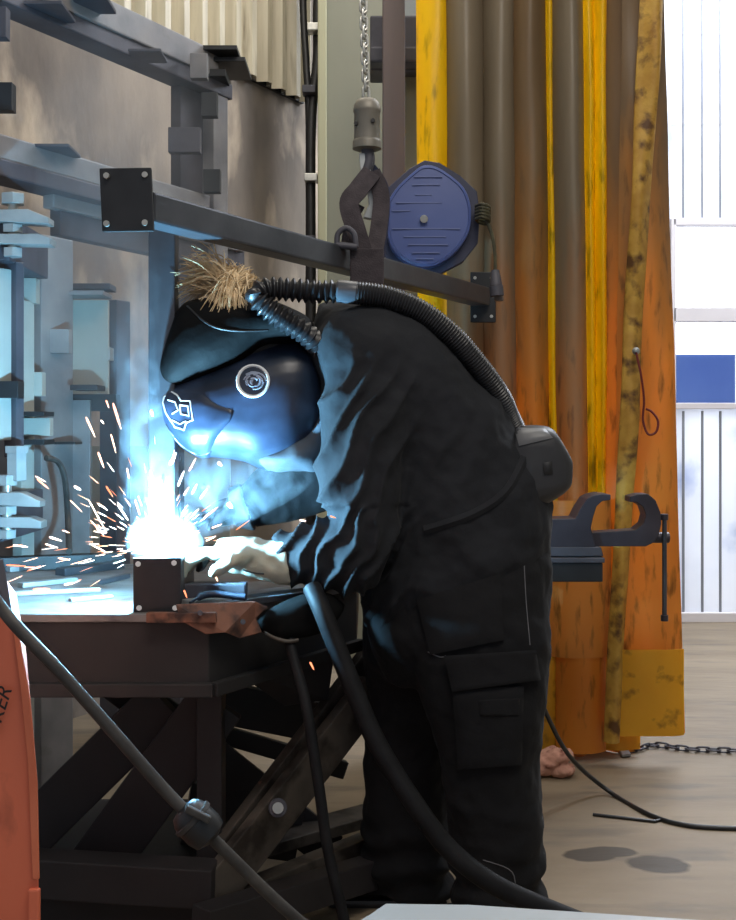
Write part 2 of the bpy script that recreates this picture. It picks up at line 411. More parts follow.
# grey concrete column and brown steel column left of the curtain, conduits on the corner
m = MB(); Yc = 6.0
a_, b2 = P(325, 0, Yc), P(376, 0, Yc)
m.box(a_.x, b2.x+.1, Yc, Yc+.35, 0, 5.1, .01)
o = m.build('trim_3', column_m); struct(o)
m = MB().box(P(318,0,Yc).x, P(327,0,Yc).x, Yc-.03, Yc+.3, 0, 5.1, .008); struct(m.build('trim_4', column_edge))
Yb = 4.75
m = MB().box(P(383,0,Yb).x, P(405,0,Yb).x, Yb, Yb+.02, 0, 5.1, .003).box(P(392,0,Yb).x, P(396,0,Yb).x, Yb+.02, Yb+.2, 0, 5.1, .002).box(P(383,0,Yb).x, P(405,0,Yb).x, Yb+.2, Yb+.22, 0, 5.1, .003)
struct(m.build('trim_5', purple))
m = MB().box(P(398,0,5.2).x, P(420,0,5.2).x, 5.2, 5.3, 0, P(0,72,5.2).z, .003); struct(m.build('trim_6', column_m))
m = MB().box(P(370,0,5.1).x, P(430,0,5.1).x, 5.1, 5.3, P(0,70,5.1).z, P(0,15,5.1).z, .01).box(P(370,0,5.0).x, P(430,0,5.0).x, 5.0, 5.1, P(0,62,5.0).z, P(0,46,5.0).z, .01)
tag(m.build('steel_crossbeam', steel_dk), 'dark steel crossbeam between brown column and curtain top', 'beam')

for i, (x0, x1, r, lab) in enumerate(((303, 309, .012, 'thin black conduit running up the wall corner, left of the pair'), (318, 311, .017, 'thicker black conduit running up beside the grey column'))):
    t = thing('conduit', P(x1, 450, 6.2), lab, 'conduit', 'conduits at the wall corner')
    pts = smoothpath([P(x0 + (6 if i else -2), -160, 6.2), P(x0, 0, 6.2), P((x0+x1)/2 + (3 if i else 0), 60, 6.18), P(x1, 130, 6.16), P(x1, 300, 6.16), Vector((P(x1, 300, 6.16).x, 6.16, .02))])
    MB().tube(pts, r * 1.6, 10).build('pipe', rubber, t, True)
    for y in (28, 178) if i else (90, 240):
        q = P(x1 + (3 if y < 100 and i else 0), y, 6.12)
        MB().box(q.x-.035, q.x+.035, q.y-.03, q.y+.06, q.z-.02, q.z+.02, .004).build('pipe_clip', boltm if i else steel_dk, t)

# ------------------------------------------------------------------ curtain
CY = 4.42
curtain = thing('welding_curtain', (1.0, CY, .05), 'specked orange and yellow plastic welding curtain hanging in long folds', 'curtain')
def strip(xt0, xt1, xb0, xb1, ybot, bulge, m, Y=CY, thick=.003, parent=curtain, name='strip', seed=0, nx=14, ny=60, ytop=-130, wob=.010):
    vs = []; fs = []
    for side in (0, 1):
        for j in range(ny + 1):
            v = j / ny; y = ytop + (ybot - ytop) * v
            k = max(0, min(1, y / 740))
            for i in range(nx + 1):
                u = i / nx
                xa = xt0 + (xb0 - xt0) * k; xb = xt1 + (xb1 - xt1) * k
                x = xa + (xb - xa) * u
                dy = -bulge * math.sin(math.pi * u) ** .8 + wob * noise.noise(Vector((x * .05, y * .008, seed * 3.1))) * 2
                q = P(x, y, Y); q.y += dy + side * thick
                vs.append(q)
    w = nx + 1; h = (ny + 1) * w
    for j in range(ny):
        for i in range(nx):
            a = j * w + i; fs.append((a, a+1, a+w+1, a+w)); fs.append((h+a, h+a+w, h+a+w+1, h+a+1))
    for j in range(ny):
        a = j*w; fs.append((a, a+w, h+a+w, h+a)); a = j*w+nx; fs.append((a, h+a, h+a+w, a+w))
    for i in range(nx):
        a = ny*w+i; fs.append((a, a+1, h+a+1, h+a)); fs.append((i, h+i, h+i+1, i+1))
    return MB().add(vs, fs).build(name, m, parent, True)
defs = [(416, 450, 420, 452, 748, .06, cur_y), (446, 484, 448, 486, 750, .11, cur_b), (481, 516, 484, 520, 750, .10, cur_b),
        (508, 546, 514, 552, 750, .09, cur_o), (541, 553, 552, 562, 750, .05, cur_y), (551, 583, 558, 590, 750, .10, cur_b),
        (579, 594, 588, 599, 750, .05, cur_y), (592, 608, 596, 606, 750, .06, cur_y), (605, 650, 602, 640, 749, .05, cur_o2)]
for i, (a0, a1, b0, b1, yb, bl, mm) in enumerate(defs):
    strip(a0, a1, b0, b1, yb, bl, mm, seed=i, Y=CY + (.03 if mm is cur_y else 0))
sheet = thing('curtain_sheet', (1.05, 4.25, .1), 'wide orange curtain sheet with a mottled yellow taped seam at its left', 'curtain')
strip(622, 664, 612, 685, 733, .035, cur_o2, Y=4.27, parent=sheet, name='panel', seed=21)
strip(640, 663, 604, 619, 742, .02, tapem, Y=4.20, parent=sheet, name='taped_seam', seed=31, wob=.02, thick=.006)
# lower hem bands
def hemband(xa, xb, y0, y1, Y, parent, mm, bulge=.03, seed=0):
    vs = []; fs = []; nx = 16
    for side in (0, 1):
        for j in range(3):
            for i in range(nx+1):
                u = i/nx; q = P(xa + (xb-xa)*u, y0 + (y1-y0)*j/2, Y); q.y += -bulge*math.sin(math.pi*u)**.8 + side*.003 + .012*noise.noise(Vector((u*3, j, seed)))
                vs.append(q)
    w = nx+1; h = 3*w
    for j in range(2):
        for i in range(nx):
            a = j*w+i; fs.append((a, a+1, a+w+1, a+w)); fs.append((h+a, h+a+w, h+a+w+1, h+a+1))
    for i in range(nx): a = 2*w+i; fs.append((a, a+1, h+a+1, h+a)); fs.append((i, h+i, h+i+1, i+1))
    return MB().add(vs, fs).build('hem_band', mm, parent, True)
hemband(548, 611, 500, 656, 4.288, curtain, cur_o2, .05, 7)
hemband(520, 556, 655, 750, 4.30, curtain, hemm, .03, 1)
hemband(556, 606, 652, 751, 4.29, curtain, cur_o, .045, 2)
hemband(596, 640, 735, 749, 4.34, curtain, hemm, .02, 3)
hemband(611, 684, 649, 735, 4.215, sheet, hemm, .02, 4)
MB().cyl(P(415, -128, 4.4), P(690, -128, 4.4), .02).build('curtain_rail', steel, curtain, True)
# red cord hanging on the seam
pts = smoothpath([P(636, 352, 4.13), P(641, 375, 4.12), P(644, 400, 4.12), P(643, 420, 4.12), P(648, 434, 4.11), P(656, 432, 4.11), P(658, 421, 4.11), P(652, 412, 4.12), P(646, 409, 4.12)])
t = thing('red_cord', P(636, 352, 4.14), 'dark red cord looped from a hook on the taped curtain seam', 'cord')
MB().tube(pts, .0042, 8).build('cord', redcord, t, True)
MB().sphere(P(636, 351, 4.14), .014).cyl(P(636, 351, 4.12), P(636, 351, 4.18), .005, 10).build('hook', steel_lt, t, True)

# ------------------------------------------------------------------ steel jig rack on the left
FD = WD; F0 = Vector((-.654, 4.7, 0)); FN = WN
def J(px, z, off=0.0):
    k = (px - 368) / F; bx, by = F0.x + FN.x*off, F0.y + FN.y*off
    s_ = (k * by - bx) / (FD.x - k * FD.y)
    return Vector((bx + FD.x*s_, by + FD.y*s_, z))
def Jz(px, py, off=0.0):
    q = J(px, 0, off); return J(px, CZ - (py - HZ) * q.y / F, off)
rack = thing('jig_rack', (-.8, 4.4, 0), 'grey steel assembly rack with two long rails and bolted tab plates', 'rack')
def rail(px0, px1, z0, z1, w, mm, name, off=0):
    a = J(px0, (z0+z1)/2, off); b = J(px1, (z0+z1)/2, off)
    return MB().beam(a, b, w, z1 - z0, .006).build(name, mm, rack)
rail(-60, 214, 2.665, 2.77, .05, steel_rail, 'rail', .02)
rail(-60, 222, 2.605, 2.668, .11, steel_dk, 'rail_flange', -.02)
rail(-60, 205, 2.085, 2.165, .05, steel_rail, 'rail', .05)
rail(-60, 215, 2.03, 2.086, .12, steel_dk, 'rail_flange', .02)
rail(55, 240, 1.90, 2.03, .05, steel_dk, 'rail', -.02)
rail(48, 240, 1.985, 2.032, .05, steel_rail, 'rail', .0)
# posts
def post(x0, x1, y0, z0, mm, off, w=.06, name='post'):
    a = Jz(x0, y0, off); b = Jz(x1, y0, off); c = (a + b) / 2
    return MB().obox((c.x, c.y, (a.z + z0) / 2), FD * ((b - a).length / 2), FN * w / 2, (0, 0, (a.z - z0) / 2), .004).build(name, mm, rack)
post(176, 200, 78, 0, steel_dk, -.05, .05); post(202, 216, 74, 0, steel_rail, -.03, .12)
post(-30, -9, -20, 0, steel_dk, .08, .05)
post(17, 30, 300, 0, platem, .12, .04); post(30, 62, 235, 0.0, steel_rail, .05, .1)
post(108, 122, 300, 0, steel_dk, .02, .08)
post(-4, 10, 268, 1.2, platem, .30, .03, 'plate'); post(10, 18, 262, 1.15, steel_dk, .31, .05)
def tab(x0, y0, x1, y1, off, mm, th=.012, name='tab_plate'):
    Y = Jz((x0 + x1) / 2, y0, off).y
    return MB().boxpx(x0, y0, x1, y1, Y - th, th * 2, .002).build(name, mm, rack)
tab(62, 300, 108, 398, .06, platem, .012, 'plate')
for r_ in ((-6, 6, 6, 37, steel_dk), (-10, 82, 12, 110, black_steel), (168, 127, 200, 152, steel_dk), (201, 92, 217, 116, black_steel), (203, 169, 220, 192, black_steel),
           (17, 278, 36, 303, platem), (49, 329, 69, 353, steel_rail), (20, 372, 42, 396, platem), (190, 53, 207, 78, steel_rail)):
    tab(r_[0], r_[1], r_[2], r_[3], .11, r_[4], .022)
# horizontal tab plates that stick out of the rails
def hplate(px, py, L, W, th, mm, off=.08, name='shelf_plate'):
    c = Jz(px, py, off)
    return MB().obox(c, Vector((1, 0, 0)) * L / 2, Vector((0, 1, 0)) * W / 2, (0, 0, th/2), .002).build(name, mm, rack)
hplate(94, 4, .12, .16, .014, steel_dk); hplate(48, 12, .14, .18, .012, steel_dk, .04); hplate(222, 57, .15, .24, .018, black_steel, .04); hplate(228, 69, .17, .26, .018, black_steel, .02)
hplate(214, 80, .12, .2, .03, black_steel, 0)
hplate(57, 151, .12, .16, .010, steel_dk, .08); hplate(148, 56, .12, .14, .010, steel_dk); hplate(90, 288, .16, .10, .02, steel_dk); hplate(86, 295, .15, .14, .014, steel_rail, .1)
hplate(88, 388, .09, .12, .018, black_steel, .16); hplate(30, 414, .12, .12, .014, black_steel, .18); hplate(32, 442, .11, .12, .016, black_steel, .18); hplate(68, 443, .07, .1, .008, black_steel, .15)
tab(65, 394, 116, 411, .12, black_steel, .03, 'block'); tab(-6, 381, 18, 398, .32, black_steel, .03, 'block'); tab(96, 347, 110, 360, .10, steel_lt, .03, 'block')
tab(15, 418, 50, 436, .16, platem, .02, 'block'); tab(-6, 400, 90, 560, .0, steel_rail, .012, 'back_plate')
tab(88, 446, 230, 545, -.12, platem, .01, 'back_plate')
# toggle clamps on the rack
def clamp(px, py, s, label):
    c = Jz(px, py, .38)
    t = thing('clamp', c, label, 'clamp', 'screw clamps on the rack')
    x, y, z = c
    MB().prism([Vector((x-.11*s, y-.03, z+.01)), Vector((x+.03*s, y-.03, z+.012)), Vector((x+.09*s, y-.03, z-.012)), Vector((x+.09*s, y-.03, z-.03)), Vector((x-.11*s, y-.03, z-.022))], (0, .06, 0)).build('jaw', steel_lt, t)
    MB().prism([Vector((x-.11*s, y-.03, z-.058)), Vector((x+.06*s, y-.03, z-.058)), Vector((x+.095*s, y-.03, z-.07)), Vector((x+.095*s, y-.03, z-.09)), Vector((x-.11*s, y-.03, z-.085))], (0, .06, 0)).build('jaw', steel_lt, t)
    MB().cyl((x-.02, y, z-.11), (x-.02, y, z+.05), .014, 14).build('screw', boltm, t, True)
    MB().cyl((x-.02, y, z+.03), (x-.02, y, z+.06), .035*s, 6).build('nut', steel_lt, t)
    MB().cyl((x-.02, y, z-.052), (x-.02, y, z-.028), .03, 6).build('nut', steel_lt, t)
    MB().cyl((x-.02, y, z-.12), (x-.02, y, z-.095), .028, 6).build('nut', steel_lt, t)
    MB().box(x-.12*s, x-.03, y+.0, y+.4, z-.13, z-.0, .004).build('bracket', steel_dk, t)
    return t
clamp(20, 215, 1.0, 'steel screw clamp of two stacked jaws at the left frame edge, on the rail')
t = clamp(14, 496, .9, 'steel screw clamp low on the rack, below the tall hexagonal nut')
m = MB().cyl(Jz(17, 481, .38), Jz(17, 452, .38), .030, 6).cyl(Jz(17, 453, .38), Jz(17, 446, .38), .036, 6)
tag(m.build('hexagonal_spacer', steel_lt, None), 'bright hexagonal steel spacer standing on the lower rack clamp', 'spacer')
m = MB()
pts = smoothpath([Jz(46, 458, .3), Jz(58, 462, .3), Jz(65, 480, .3), Jz(68, 520, .3), P(69, 552, 3.3) ])
tag(m.tube(pts, .009, 8).build('hanging_cable', cablem, None, True), 'thin dark cable hanging from the rack down behind the table', 'cable')

# ------------------------------------------------------------------ suspended steel frame
BD = Vector((.476, .88, 0)).normalized()
zb = 1.70; Lp = P(150, 195, 2.5); zb = 1.23 + 222 * 2.5 / F
Lp = Vector(((142 - 368) * 2.5 / F, 2.5, zb))
# end point
k = (482 - 368) / F; sB = (k * Lp.y - Lp.x) / (BD.x - k * BD.y); Rp = Lp + BD * sB
hung = thing('suspended_steel_frame', Lp, 'dark square-tube steel frame with bolted end plates hung level from slings', 'steel frame')
def tubebeam(A, B, w, name, mm, parent):
    return MB().beam(A, B, w, w, .006).build(name, mm, parent)
tubebeam(Lp, Rp, .066, 'beam', steel, hung)
m = MB(); c = P(127, 200, 2.46); m.obox(c, (.0565, -.004, .0), (0, .005, 0), (-.003, 0, .068), .003); m.build('end_plate', black_steel, hung)
for dx, dz in ((-.042, .05), (.04, .052), (-.042, -.052), (.04, -.05)):
    MB().cyl(c + Vector((dx, -.0125, dz)), c + Vector((dx, .0, dz)), .0065, 12).build('bolt_hole', boltm, hung, True)
MB().obox(Rp, WN*.004, BD*.0, (0,0,0), 0) if False else None
pr = MB(); pr.obox(Rp + BD*.01, Vector((.046, 0, 0)), Vector((0, .005, 0)), Vector((0, 0, .092)), .003); pr.build('end_plate', black_steel, hung)
for dx, dz in ((-.03, .07), (.03, .07), (-.03, -.07), (.03, -.07)):
    q = Rp + BD*.01 + Vector((dx, -.008, dz)); MB().cyl(q, q + Vector((0, .006, 0)), .006, 10).build('bolt_hole', boltm, hung, True)
pt = P(164, 225, 2.77)
MB().box(pt.x-.032, pt.x+.032, 2.735, 2.795, .955, zb + .0, .006).build('post', steel, hung)

# hoist chain, hoist block, hook, slings
HYp = 3.32
hx = (366 - 368) * HYp / F
hoist = thing('chain_hoist', (hx, HYp, 2.1), 'grey lifting hoist block and hook on a steel chain above the beam', 'hoist')
def linkmesh(rotated, c):
    m = MB(); pts = []
    for k_ in range(16):
        a = 2*math.pi*k_/16; x = .0085*math.cos(a); z = .0085*math.sin(a) + (.010 if math.sin(a) > 0 else -.010)
        pts.append(Vector((x if rotated else x*.35, x*.35 if rotated else x, z)))
    pts = pts + [pts[0], pts[1]]
    m.tube([p + c for p in pts], .0046, 8, cap=False)
    return m
ztop = CZ + (430 - 98) * HYp / F
l1 = linkmesh(True, Vector((hx, HYp, ztop + .015))).build('link', boltm, hoist, True)
l2 = linkmesh(False, Vector((hx, HYp, ztop + .040))).build('link', boltm, hoist, True)
for i in range(1, 9):
    for s_, l in enumerate((l1, l2)):
        c = l.copy(); COL.objects.link(c); c.location = l.location + Vector((-.0016*i, 0, .050 * i))
zc = lambda y: CZ + (430 - y) * HYp / F
hb = hx + .003
MB().tube([(hb, HYp, zc(y)) for y in (98, 100, 105, 110, 112, 113, 140, 141, 143, 149, 150)], [.012, .028, .038, .040, .040, .0375, .0375, .041, .042, .042, .034], 28).build('hoist_block', hoistm, hoist, True)
MB().cyl((hb+.017, HYp-.042, zc(124)), (hb+.017, HYp-.03, zc(124)), .006, 10).cyl((hb-.032, HYp-.03, zc(126)), (hb-.03, HYp-.01, zc(126)), .006, 10).build('screw_hole', blackm, hoist)
MB().tube(smoothpath([(hb, HYp, zc(148)), (hb+.005, HYp, zc(160)), (hb-.002, HYp, zc(170))]), .018, 14).build('swivel', steel_dk, hoist, True)
MB().prism([Vector((hb + a*.0029, HYp-.014, zc(y))) for a, y in ((-8, 154), (2, 154), (4, 175), (9, 190), (11, 205), (5, 220), (-4, 218), (2, 205), (0, 192), (-5, 180), (-7, 168))], (0, .028, 0)).build('hook', steel_lt, hoist)
sl = thing('lifting_sling', (hx, HYp, zc(275)), 'dark woven lifting sling looped from hook round the steel beam', 'sling')
def band(pts, w, mm, name='strap', thick=.006, par=sl, Y=HYp):
    m = MB(); ps = smoothpath([P(x, y, yy) for x, y, yy in pts], 6); n = len(ps); vs = []; fs = []
    for i, p in enumerate(ps):
        t = (ps[min(i+1, n-1)] - ps[max(i-1, 0)]).normalized(); side = Vector((0, 1, 0)).cross(t).normalized() * w/2; nn = Vector((0, 1, 0)) * thick
        vs += [p - side - nn, p + side - nn, p + side + nn, p - side + nn]
    for i in range(n-1):
        for k_ in range(4): a = i*4+k_; b = i*4+(k_+1) % 4; fs.append((a, b, b+4, a+4))
    fs += [(3, 2, 1, 0), tuple((n-1)*4 + q for q in range(4))]
    return m.add(vs, fs).build(name, mm, par, True)
band([(372, 172, 3.30), (358, 190, 3.26), (349, 204, 3.24), (356, 230, 3.23), (364, 258, 3.23), (366, 280, 3.23)], .055, strapm)
band([(372, 172, 3.31), (381, 195, 3.30), (379, 225, 3.28), (374, 255, 3.24), (370, 282, 3.24)], .048, strapm)
band([(371, 168, 3.36), (384, 190, 3.38), (383, 230, 3.38), (376, 270, 3.38), (372, 283, 3.36)], .03, reeldark)
band([(360, 205, 3.34), (350, 225, 3.34), (346, 250, 3.34), (350, 270, 3.30)], .03, strapm)
MB().boxpx(350, 248, 384, 284, 3.215, .012, .006).boxpx(350, 280, 384, 285, 3.215, .14, .004).build('sling_wrap', strapm, sl)
MB().tube(smoothpath([P(337, 246, 3.2), P(338, 234, 3.2), P(346, 228, 3.2), P(354, 234, 3.2), P(356, 247, 3.2)]), .008, 10).build('shackle', steel_dk, sl, True)
MB().cyl(P(336, 245, 3.2), P(357, 247, 3.2), .010, 12).build('shackle_pin', steel_dk, sl, True)

# blue cable reel on a bracket from the brown column
RY = 4.0
reel = thing('cable_reel', P(427, 270, RY), 'flat blue six-sided cable reel hanging beside the hoist', 'cable reel')
cv = lambda L_, ox, oy, s_: [(ox + x / s_, oy + y / s_) for x, y in L_]
MB().prismpx(cv([(215, 170), (300, 95), (350, 68), (400, 76), (470, 120), (525, 172), (535, 250), (528, 345), (480, 405), (375, 462), (290, 440), (225, 408), (200, 350), (203, 250)], 320, 140, 3.345), RY + .04, .06).build('back_case', reeldark, reel)
front = cv([(226, 205), (260, 155), (320, 100), (350, 84), (392, 90), (450, 128), (488, 170), (506, 235), (498, 310), (455, 375), (400, 415), (345, 427), (285, 408), (238, 360), (222, 290)], 320, 140, 3.345)
m = MB()
cx = sum(p[0] for p in front)/len(front); cy = sum(p[1] for p in front)/len(front)
N_ = 60; ring = smoothpath([Vector((x, y, 0)) for x, y in front + [front[0]]], 5)[:-1]
vs = []; prof = [(1.0, .04), (1.0, .004), (.985, -.006), (.93, -.010), (.92, -.006), (.5, -.010), (.12, -.012)]
for sc_, dy in prof:
    for p in ring: q = P(cx + (p.x - cx)*sc_, cy + (p.y - cy)*sc_, RY); q.y += dy; vs.append(q)
nr = len(ring); fs = []
for j in range(len(prof)-1):
    for i in range(nr): fs.append((j*nr+i, j*nr+(i+1) % nr, (j+1)*nr+(i+1) % nr, (j+1)*nr+i))
fs.append(tuple((len(prof)-1)*nr + i for i in range(nr)))
m.add(vs, fs).build('front_cover', reelblue, reel, True)
m = MB()
for y, a_, b_ in ((176, 414, 442), (184, 412, 440), (194, 415, 432), (202, 396, 442), (210, 392, 410), (228, 392, 460), (236, 404, 446), (244, 408, 448), (252, 412, 440), (258, 416, 434)):
    m.boxpx(a_, y, b_, y + 1.3, RY - .013, .004, .0005)
m.build('raised_rib', mat('reel_rib', lin(92, 104, 150), lin(98, 110, 156), 5, .5), reel)
MB().cyl(P(424, 219, RY - .03), P(424, 219, RY), .014, 12).build('hub_bolt', boltm, reel, True)
MB().boxpx(393, 200, 401, 212, RY+.09, .68, .003).build('wall_bracket', steel_dk, reel)
t = thing('reel_cable', P(482, 213, 3.95), 'dark cable knotted at the reel outlet with a plug at its end', 'cable')
m = MB()
for k_ in range(5):
    y = 206 + k_*3.2; m.tube(smoothpath([P(476, y, 3.98), P(482, y-2, 3.93), P(489, y+1, 3.95), P(486, y+5, 4.0), P(478, y+3, 4.02), P(476, y, 3.98)]), .006, 8)
m.tube(smoothpath([P(486, 220, 3.96), P(492, 235, 3.96), P(495, 255, 3.96), P(495, 272, 3.96)]), .006, 8)
m.build('cord', mat('olive_cable', lin(50, 48, 34), lin(80, 76, 50), 30, .6), t, True)
MB().cyl(P(495, 270, 3.96), P(496, 286, 3.96), .014, 14, r2=.022).cyl(P(496, 286, 3.96), P(497, 296, 3.96), .024, 14).build('plug', steel_dk, t, True)
MB().cyl(P(499, 288, 3.99), P(499, 301, 3.99), .016, 12).build('plug_cap', mat('plug_grey', lin(110, 100, 92), None, 6, .5), t, True)

# ------------------------------------------------------------------ lifting table
TZ = .83
tab_t = thing('lift_table', (-.55, 3.0, 0), 'black scissor lift welding table with scorched steel top', 'table')
def T(px, y_): return P(px, y_, 1)
TFY = 2.50
xr = (213 - 368) * TFY / F; xl = -1.25
side = Vector((math.sin(math.radians(31)), math.cos(math.radians(31)), 0))
R0 = Vector((xr, TFY, 0)); R1 = R0 + side * .62; R2 = Vector((R1.x, 3.72, 0))
top = [(xl, TFY), (R0.x, R0.y), (R1.x, R1.y), (R2.x, R2.y), (xl, R2.y - .5)]
MB().prism([Vector((x, y, TZ)) for x, y in top], (0, 0, -.018)).build('tabletop', tabletop, tab_t)
inn = [(xl+.01, TFY+.008), (R0.x-.01, TFY+.008), (R1.x-.012, R1.y), (R2.x-.012, R2.y-.015), (xl+.01, R2.y-.51)]
MB().prism([Vector((x, y, TZ-.018)) for x, y in inn], (0, 0, -.155)).build('apron', tabledk, tab_t)
m = MB(); m.beam((xl, TFY, TZ-.165), (R0.x, TFY, TZ-.165), .022, .03, .003); m.beam(Vector((R0.x, R0.y, TZ-.165)), Vector((R1.x, R1.y, TZ-.165)), .022, .03, .003); m.build('apron_flange', tabledk, tab_t)
# scissor arms: near pair and far pair
def arm(p0, p1, Y0, Y1, w, th, mm, name='scissor_arm'):
    return MB().beam(P(*p0, Y0), P(*p1, Y1), th, w, .004).build(name, mm, tab_t)
arm((28, 835), (165, 700), 2.85, 2.85, .125, .04, scissdk)
arm((95, 868), (218, 700), 2.80, 2.80, .14, .04, scissdk)
arm((205, 905), (372, 690), 2.62, 3.0, .105, .03, scissor)
arm((225, 850), (375, 650), 2.72, 3.1, .07, .03, scissor)
arm((90, 660), (330, 850), 2.95, 3.15, .10, .04, scissdk)
arm((225, 735), (345, 770), 3.2, 3.3, .05, .03, scissdk, 'crossbar')
MB().boxpx(40, 790, 210, 860, 2.95, .5, .004).build('pivot_box', scissdk, tab_t) if False else None
MB().cyl(P(278, 808, 2.66), P(278, 808, 2.8), .022, 24).build('pivot_pin', steel_dk, tab_t, True)
MB().cyl(P(278, 808, 2.652), P(278, 808, 2.66), .013, 16).build('pivot_bolt', boltm, tab_t, True)
arm((212, 700), (352, 728), 3.15, 3.25, .11, .05, scissdk, 'crossbar')
arm((186, 812), (300, 828), 3.05, 3.1, .17, .05, scissdk, 'crossbar')
# base frame
m = MB()
def zf(x, y, Y): return P(x, y, Y)
m.beam(P(20, 872, 2.66), P(215, 884, 2.62), .08, .09, .004)
m.beam(P(200, 925, 2.52), P(384, 868, 3.0), .06, .075, .004)
m.build('base_frame', scissdk, tab_t)
MB().beam(P(215, 906, 2.66), P(380, 838, 3.1), .05, .05, .003).build('base_rail', scissor, tab_t)
MB().beam(P(215, 858, 2.86), P(378, 812, 3.25), .10, .03, .003).build('base_rail', scissor, tab_t)
a = P(40, 860, 2.72); MB().box(-1.2, P(200,0,2.7).x, 2.68, 3.4, .0, .14, .005).build('base_plate', scissdk, tab_t)
MB().box(P(215,0,2.75).x - .04, P(215,0,2.75).x+.02, 2.72, 2.8, .0, .66, .004).build('lift_cylinder', scissdk, tab_t)
MB().box(-1.18, -1.12, 2.7, 2.76, 0, .66, .004).build('guide_post', scissdk, tab_t)
MB().prism([P(228, 668, 2.72), P(335, 648, 2.95), P(328, 700, 2.95), P(285, 706, 2.9)], (0, .02, 0)).build('gusset_plate', scissdk, tab_t)

# corner bracket (rusty) lying at the table corner
br = thing('rusty_bracket', P(225, 625, 2.49), 'rusty brown steel bracket plate hooked on the table corner', 'bracket')
MB().prism([P(176, 604, 2.485), P(255, 601, 2.57), P(268, 607, 2.58), P(256, 618, 2.57), P(262, 632, 2.57), P(240, 638, 2.54), P(225, 632, 2.5), P(206, 634, 2.49), P(180, 620, 2.485)], (0, -.006, 0)).build('plate', rust, br)
for x, y in ((200, 613), (243, 622)):
    MB().cyl(P(x, y, 2.47), P(x, y, 2.49), .006, 10).build('rivet', steel_dk, br)
m = MB().boxpx(146, 613, 216, 623, 2.478, .02, .002); tag(m.build('edge_strip', rust), 'worn punched steel strip clamped along the table front edge', 'steel strip')

# base tube with plate being welded
base = thing('base_tube', P(158, 613, 2.53), 'short dark steel box with four-hole end plate on the table', 'steel box')
a = P(133, 613, 2.525); b = P(181, 558, 2.525)
MB().box(a.x, b.x, 2.525, 2.533, TZ, b.z, .002).build('end_plate', black_steel, base)
MB().box(a.x + .012, b.x - .012, 2.533, 2.80, TZ + .012, b.z - .012, .004).build('tube', steel, base)
for x, y in ((138, 564), (174, 563), (139, 608), (175, 608)):
    MB().cyl(P(x, y, 2.519), P(x, y, 2.525), .006, 12).build('bolt_hole', white, base, True)
# things lying on the table
def bar(p0, p1, w, h, mm, name, label, cat, group=None):
    a = Vector(p0); b = Vector(p1); a.z = b.z = TZ + h/2 + .001
    return tag(MB().beam(a, b, w, h, .002).build(name, mm), label, cat, group)
def tp(px, py, z=TZ):
    Y = (CZ - z) * F / (py - HZ); return P(px, py, Y)
m = MB().boxpx(182, 566, 246, 594, 2.60, .05, .004); m.v = [v + Vector((0, 0, TZ - min(q.z for q in m.v))) if False else v for v in m.v]
a = P(182, 0, 2.62); tag(MB().box(P(183,0,2.66).x, P(246,0,2.66).x, 2.655, 2.70, TZ, TZ + .045, .004).build('square_tube', steel_dk), 'dark square tube lying behind the rusty bracket, under the pale glove', 'steel tube')
bar(tp(188, 607), tp(332, 588), .05, .014, steel_lt, 'flat_bar', 'pale flat steel bar pointing right under the glove', 'steel bar', 'steel pieces on the table')
bar(tp(205, 611), tp(318, 596), .018, .014, steel, 'angle_bar', 'narrow grey bar lying at the table edge in front of the flat bar', 'steel bar', 'steel pieces on the table')
pts = smoothpath([tp(190, 611) + Vector((0, 0, .018)), tp(202, 608) + Vector((0, 0, .027)), tp(216, 607) + Vector((0, 0, .029)), tp(246, 608) + Vector((0, 0, .024))])
tag(MB().tube(pts, [.003]*6 + [.008]*(len(pts)-6), 10).build('wire_brush', mat('blue_grip', lin(24, 36, 56), None, 5, .5), None, True), 'dark blue handled scraper lying on the flat bars', 'scraper')
for i, (x0, y0, x1, y1, w, h, mm, lab) in enumerate((
        (20, 588, 75, 582, .03, .012, steel_lt, 'bright flat offcut left of the sparks, nearest the left edge'),
        (14, 596, 100, 592, .02, .01, steel_lt, 'long thin bright strip lying along the left table front'),
        (60, 576, 120, 568, .04, .02, steel, 'grey steel offcut in the middle of the table left of the weld'),
        (5, 572, 58, 566, .05, .016, steel_lt, 'wide pale offcut at the back left of the table'),
        (70, 602, 112, 598, .018, .008, steel_lt, 'short bright strip beside the welded box'),
        (100, 585, 128, 578, .016, .012, steel, 'small steel stub just left of the welded box'))):
    bar(tp(x0, y0), tp(x1, y1), w, h, mm, 'steel_offcut', lab, 'steel offcut', 'steel pieces on the table')
a = tp(-20, 558); bb = tp(240, 550)
tag(MB().beam((-1.17, 3.20, TZ + .0205), (-.72, 3.38, TZ + .0205), .05, .04, .003).build('back_bar', black_steel), 'long black bar along the back edge of the table', 'steel bar')

# ------------------------------------------------------------------ vise on its bench
VY = 3.6
bench = thing('vise_bench', (P(500, 0, VY).x, VY + .2, 0), 'dark steel vise stand mostly hidden behind the welder', 'bench')
MB().boxpx(470, 563, 603, 582, VY, .30, .004).build('top_beam', black_steel, bench)
MB().boxpx(470, 558, 605, 563, VY - .01, .32, .003).build('top_plate', steel_dk, bench)
a = P(500, 0, VY + .1); MB().box(a.x-.05, a.x+.05, VY+.08, VY+.18, .015, P(0, 582, VY).z, .005).build('post', black_steel, bench)
MB().box(a.x-.2, a.x+.12, VY-.05, VY+.3, 0, .015, .003).build('foot_plate', black_steel, bench)
vm = mat('vise_iron', lin(44, 42, 50), lin(66, 62, 70), 8, .42, .3, bump=.08)
vise = thing('bench_vise', P(560, 558, VY), 'black iron bench vise with open jaws, left of the bright door', 'vise')
V = lambda L_: cv(L_, 540, 480, 4.907)
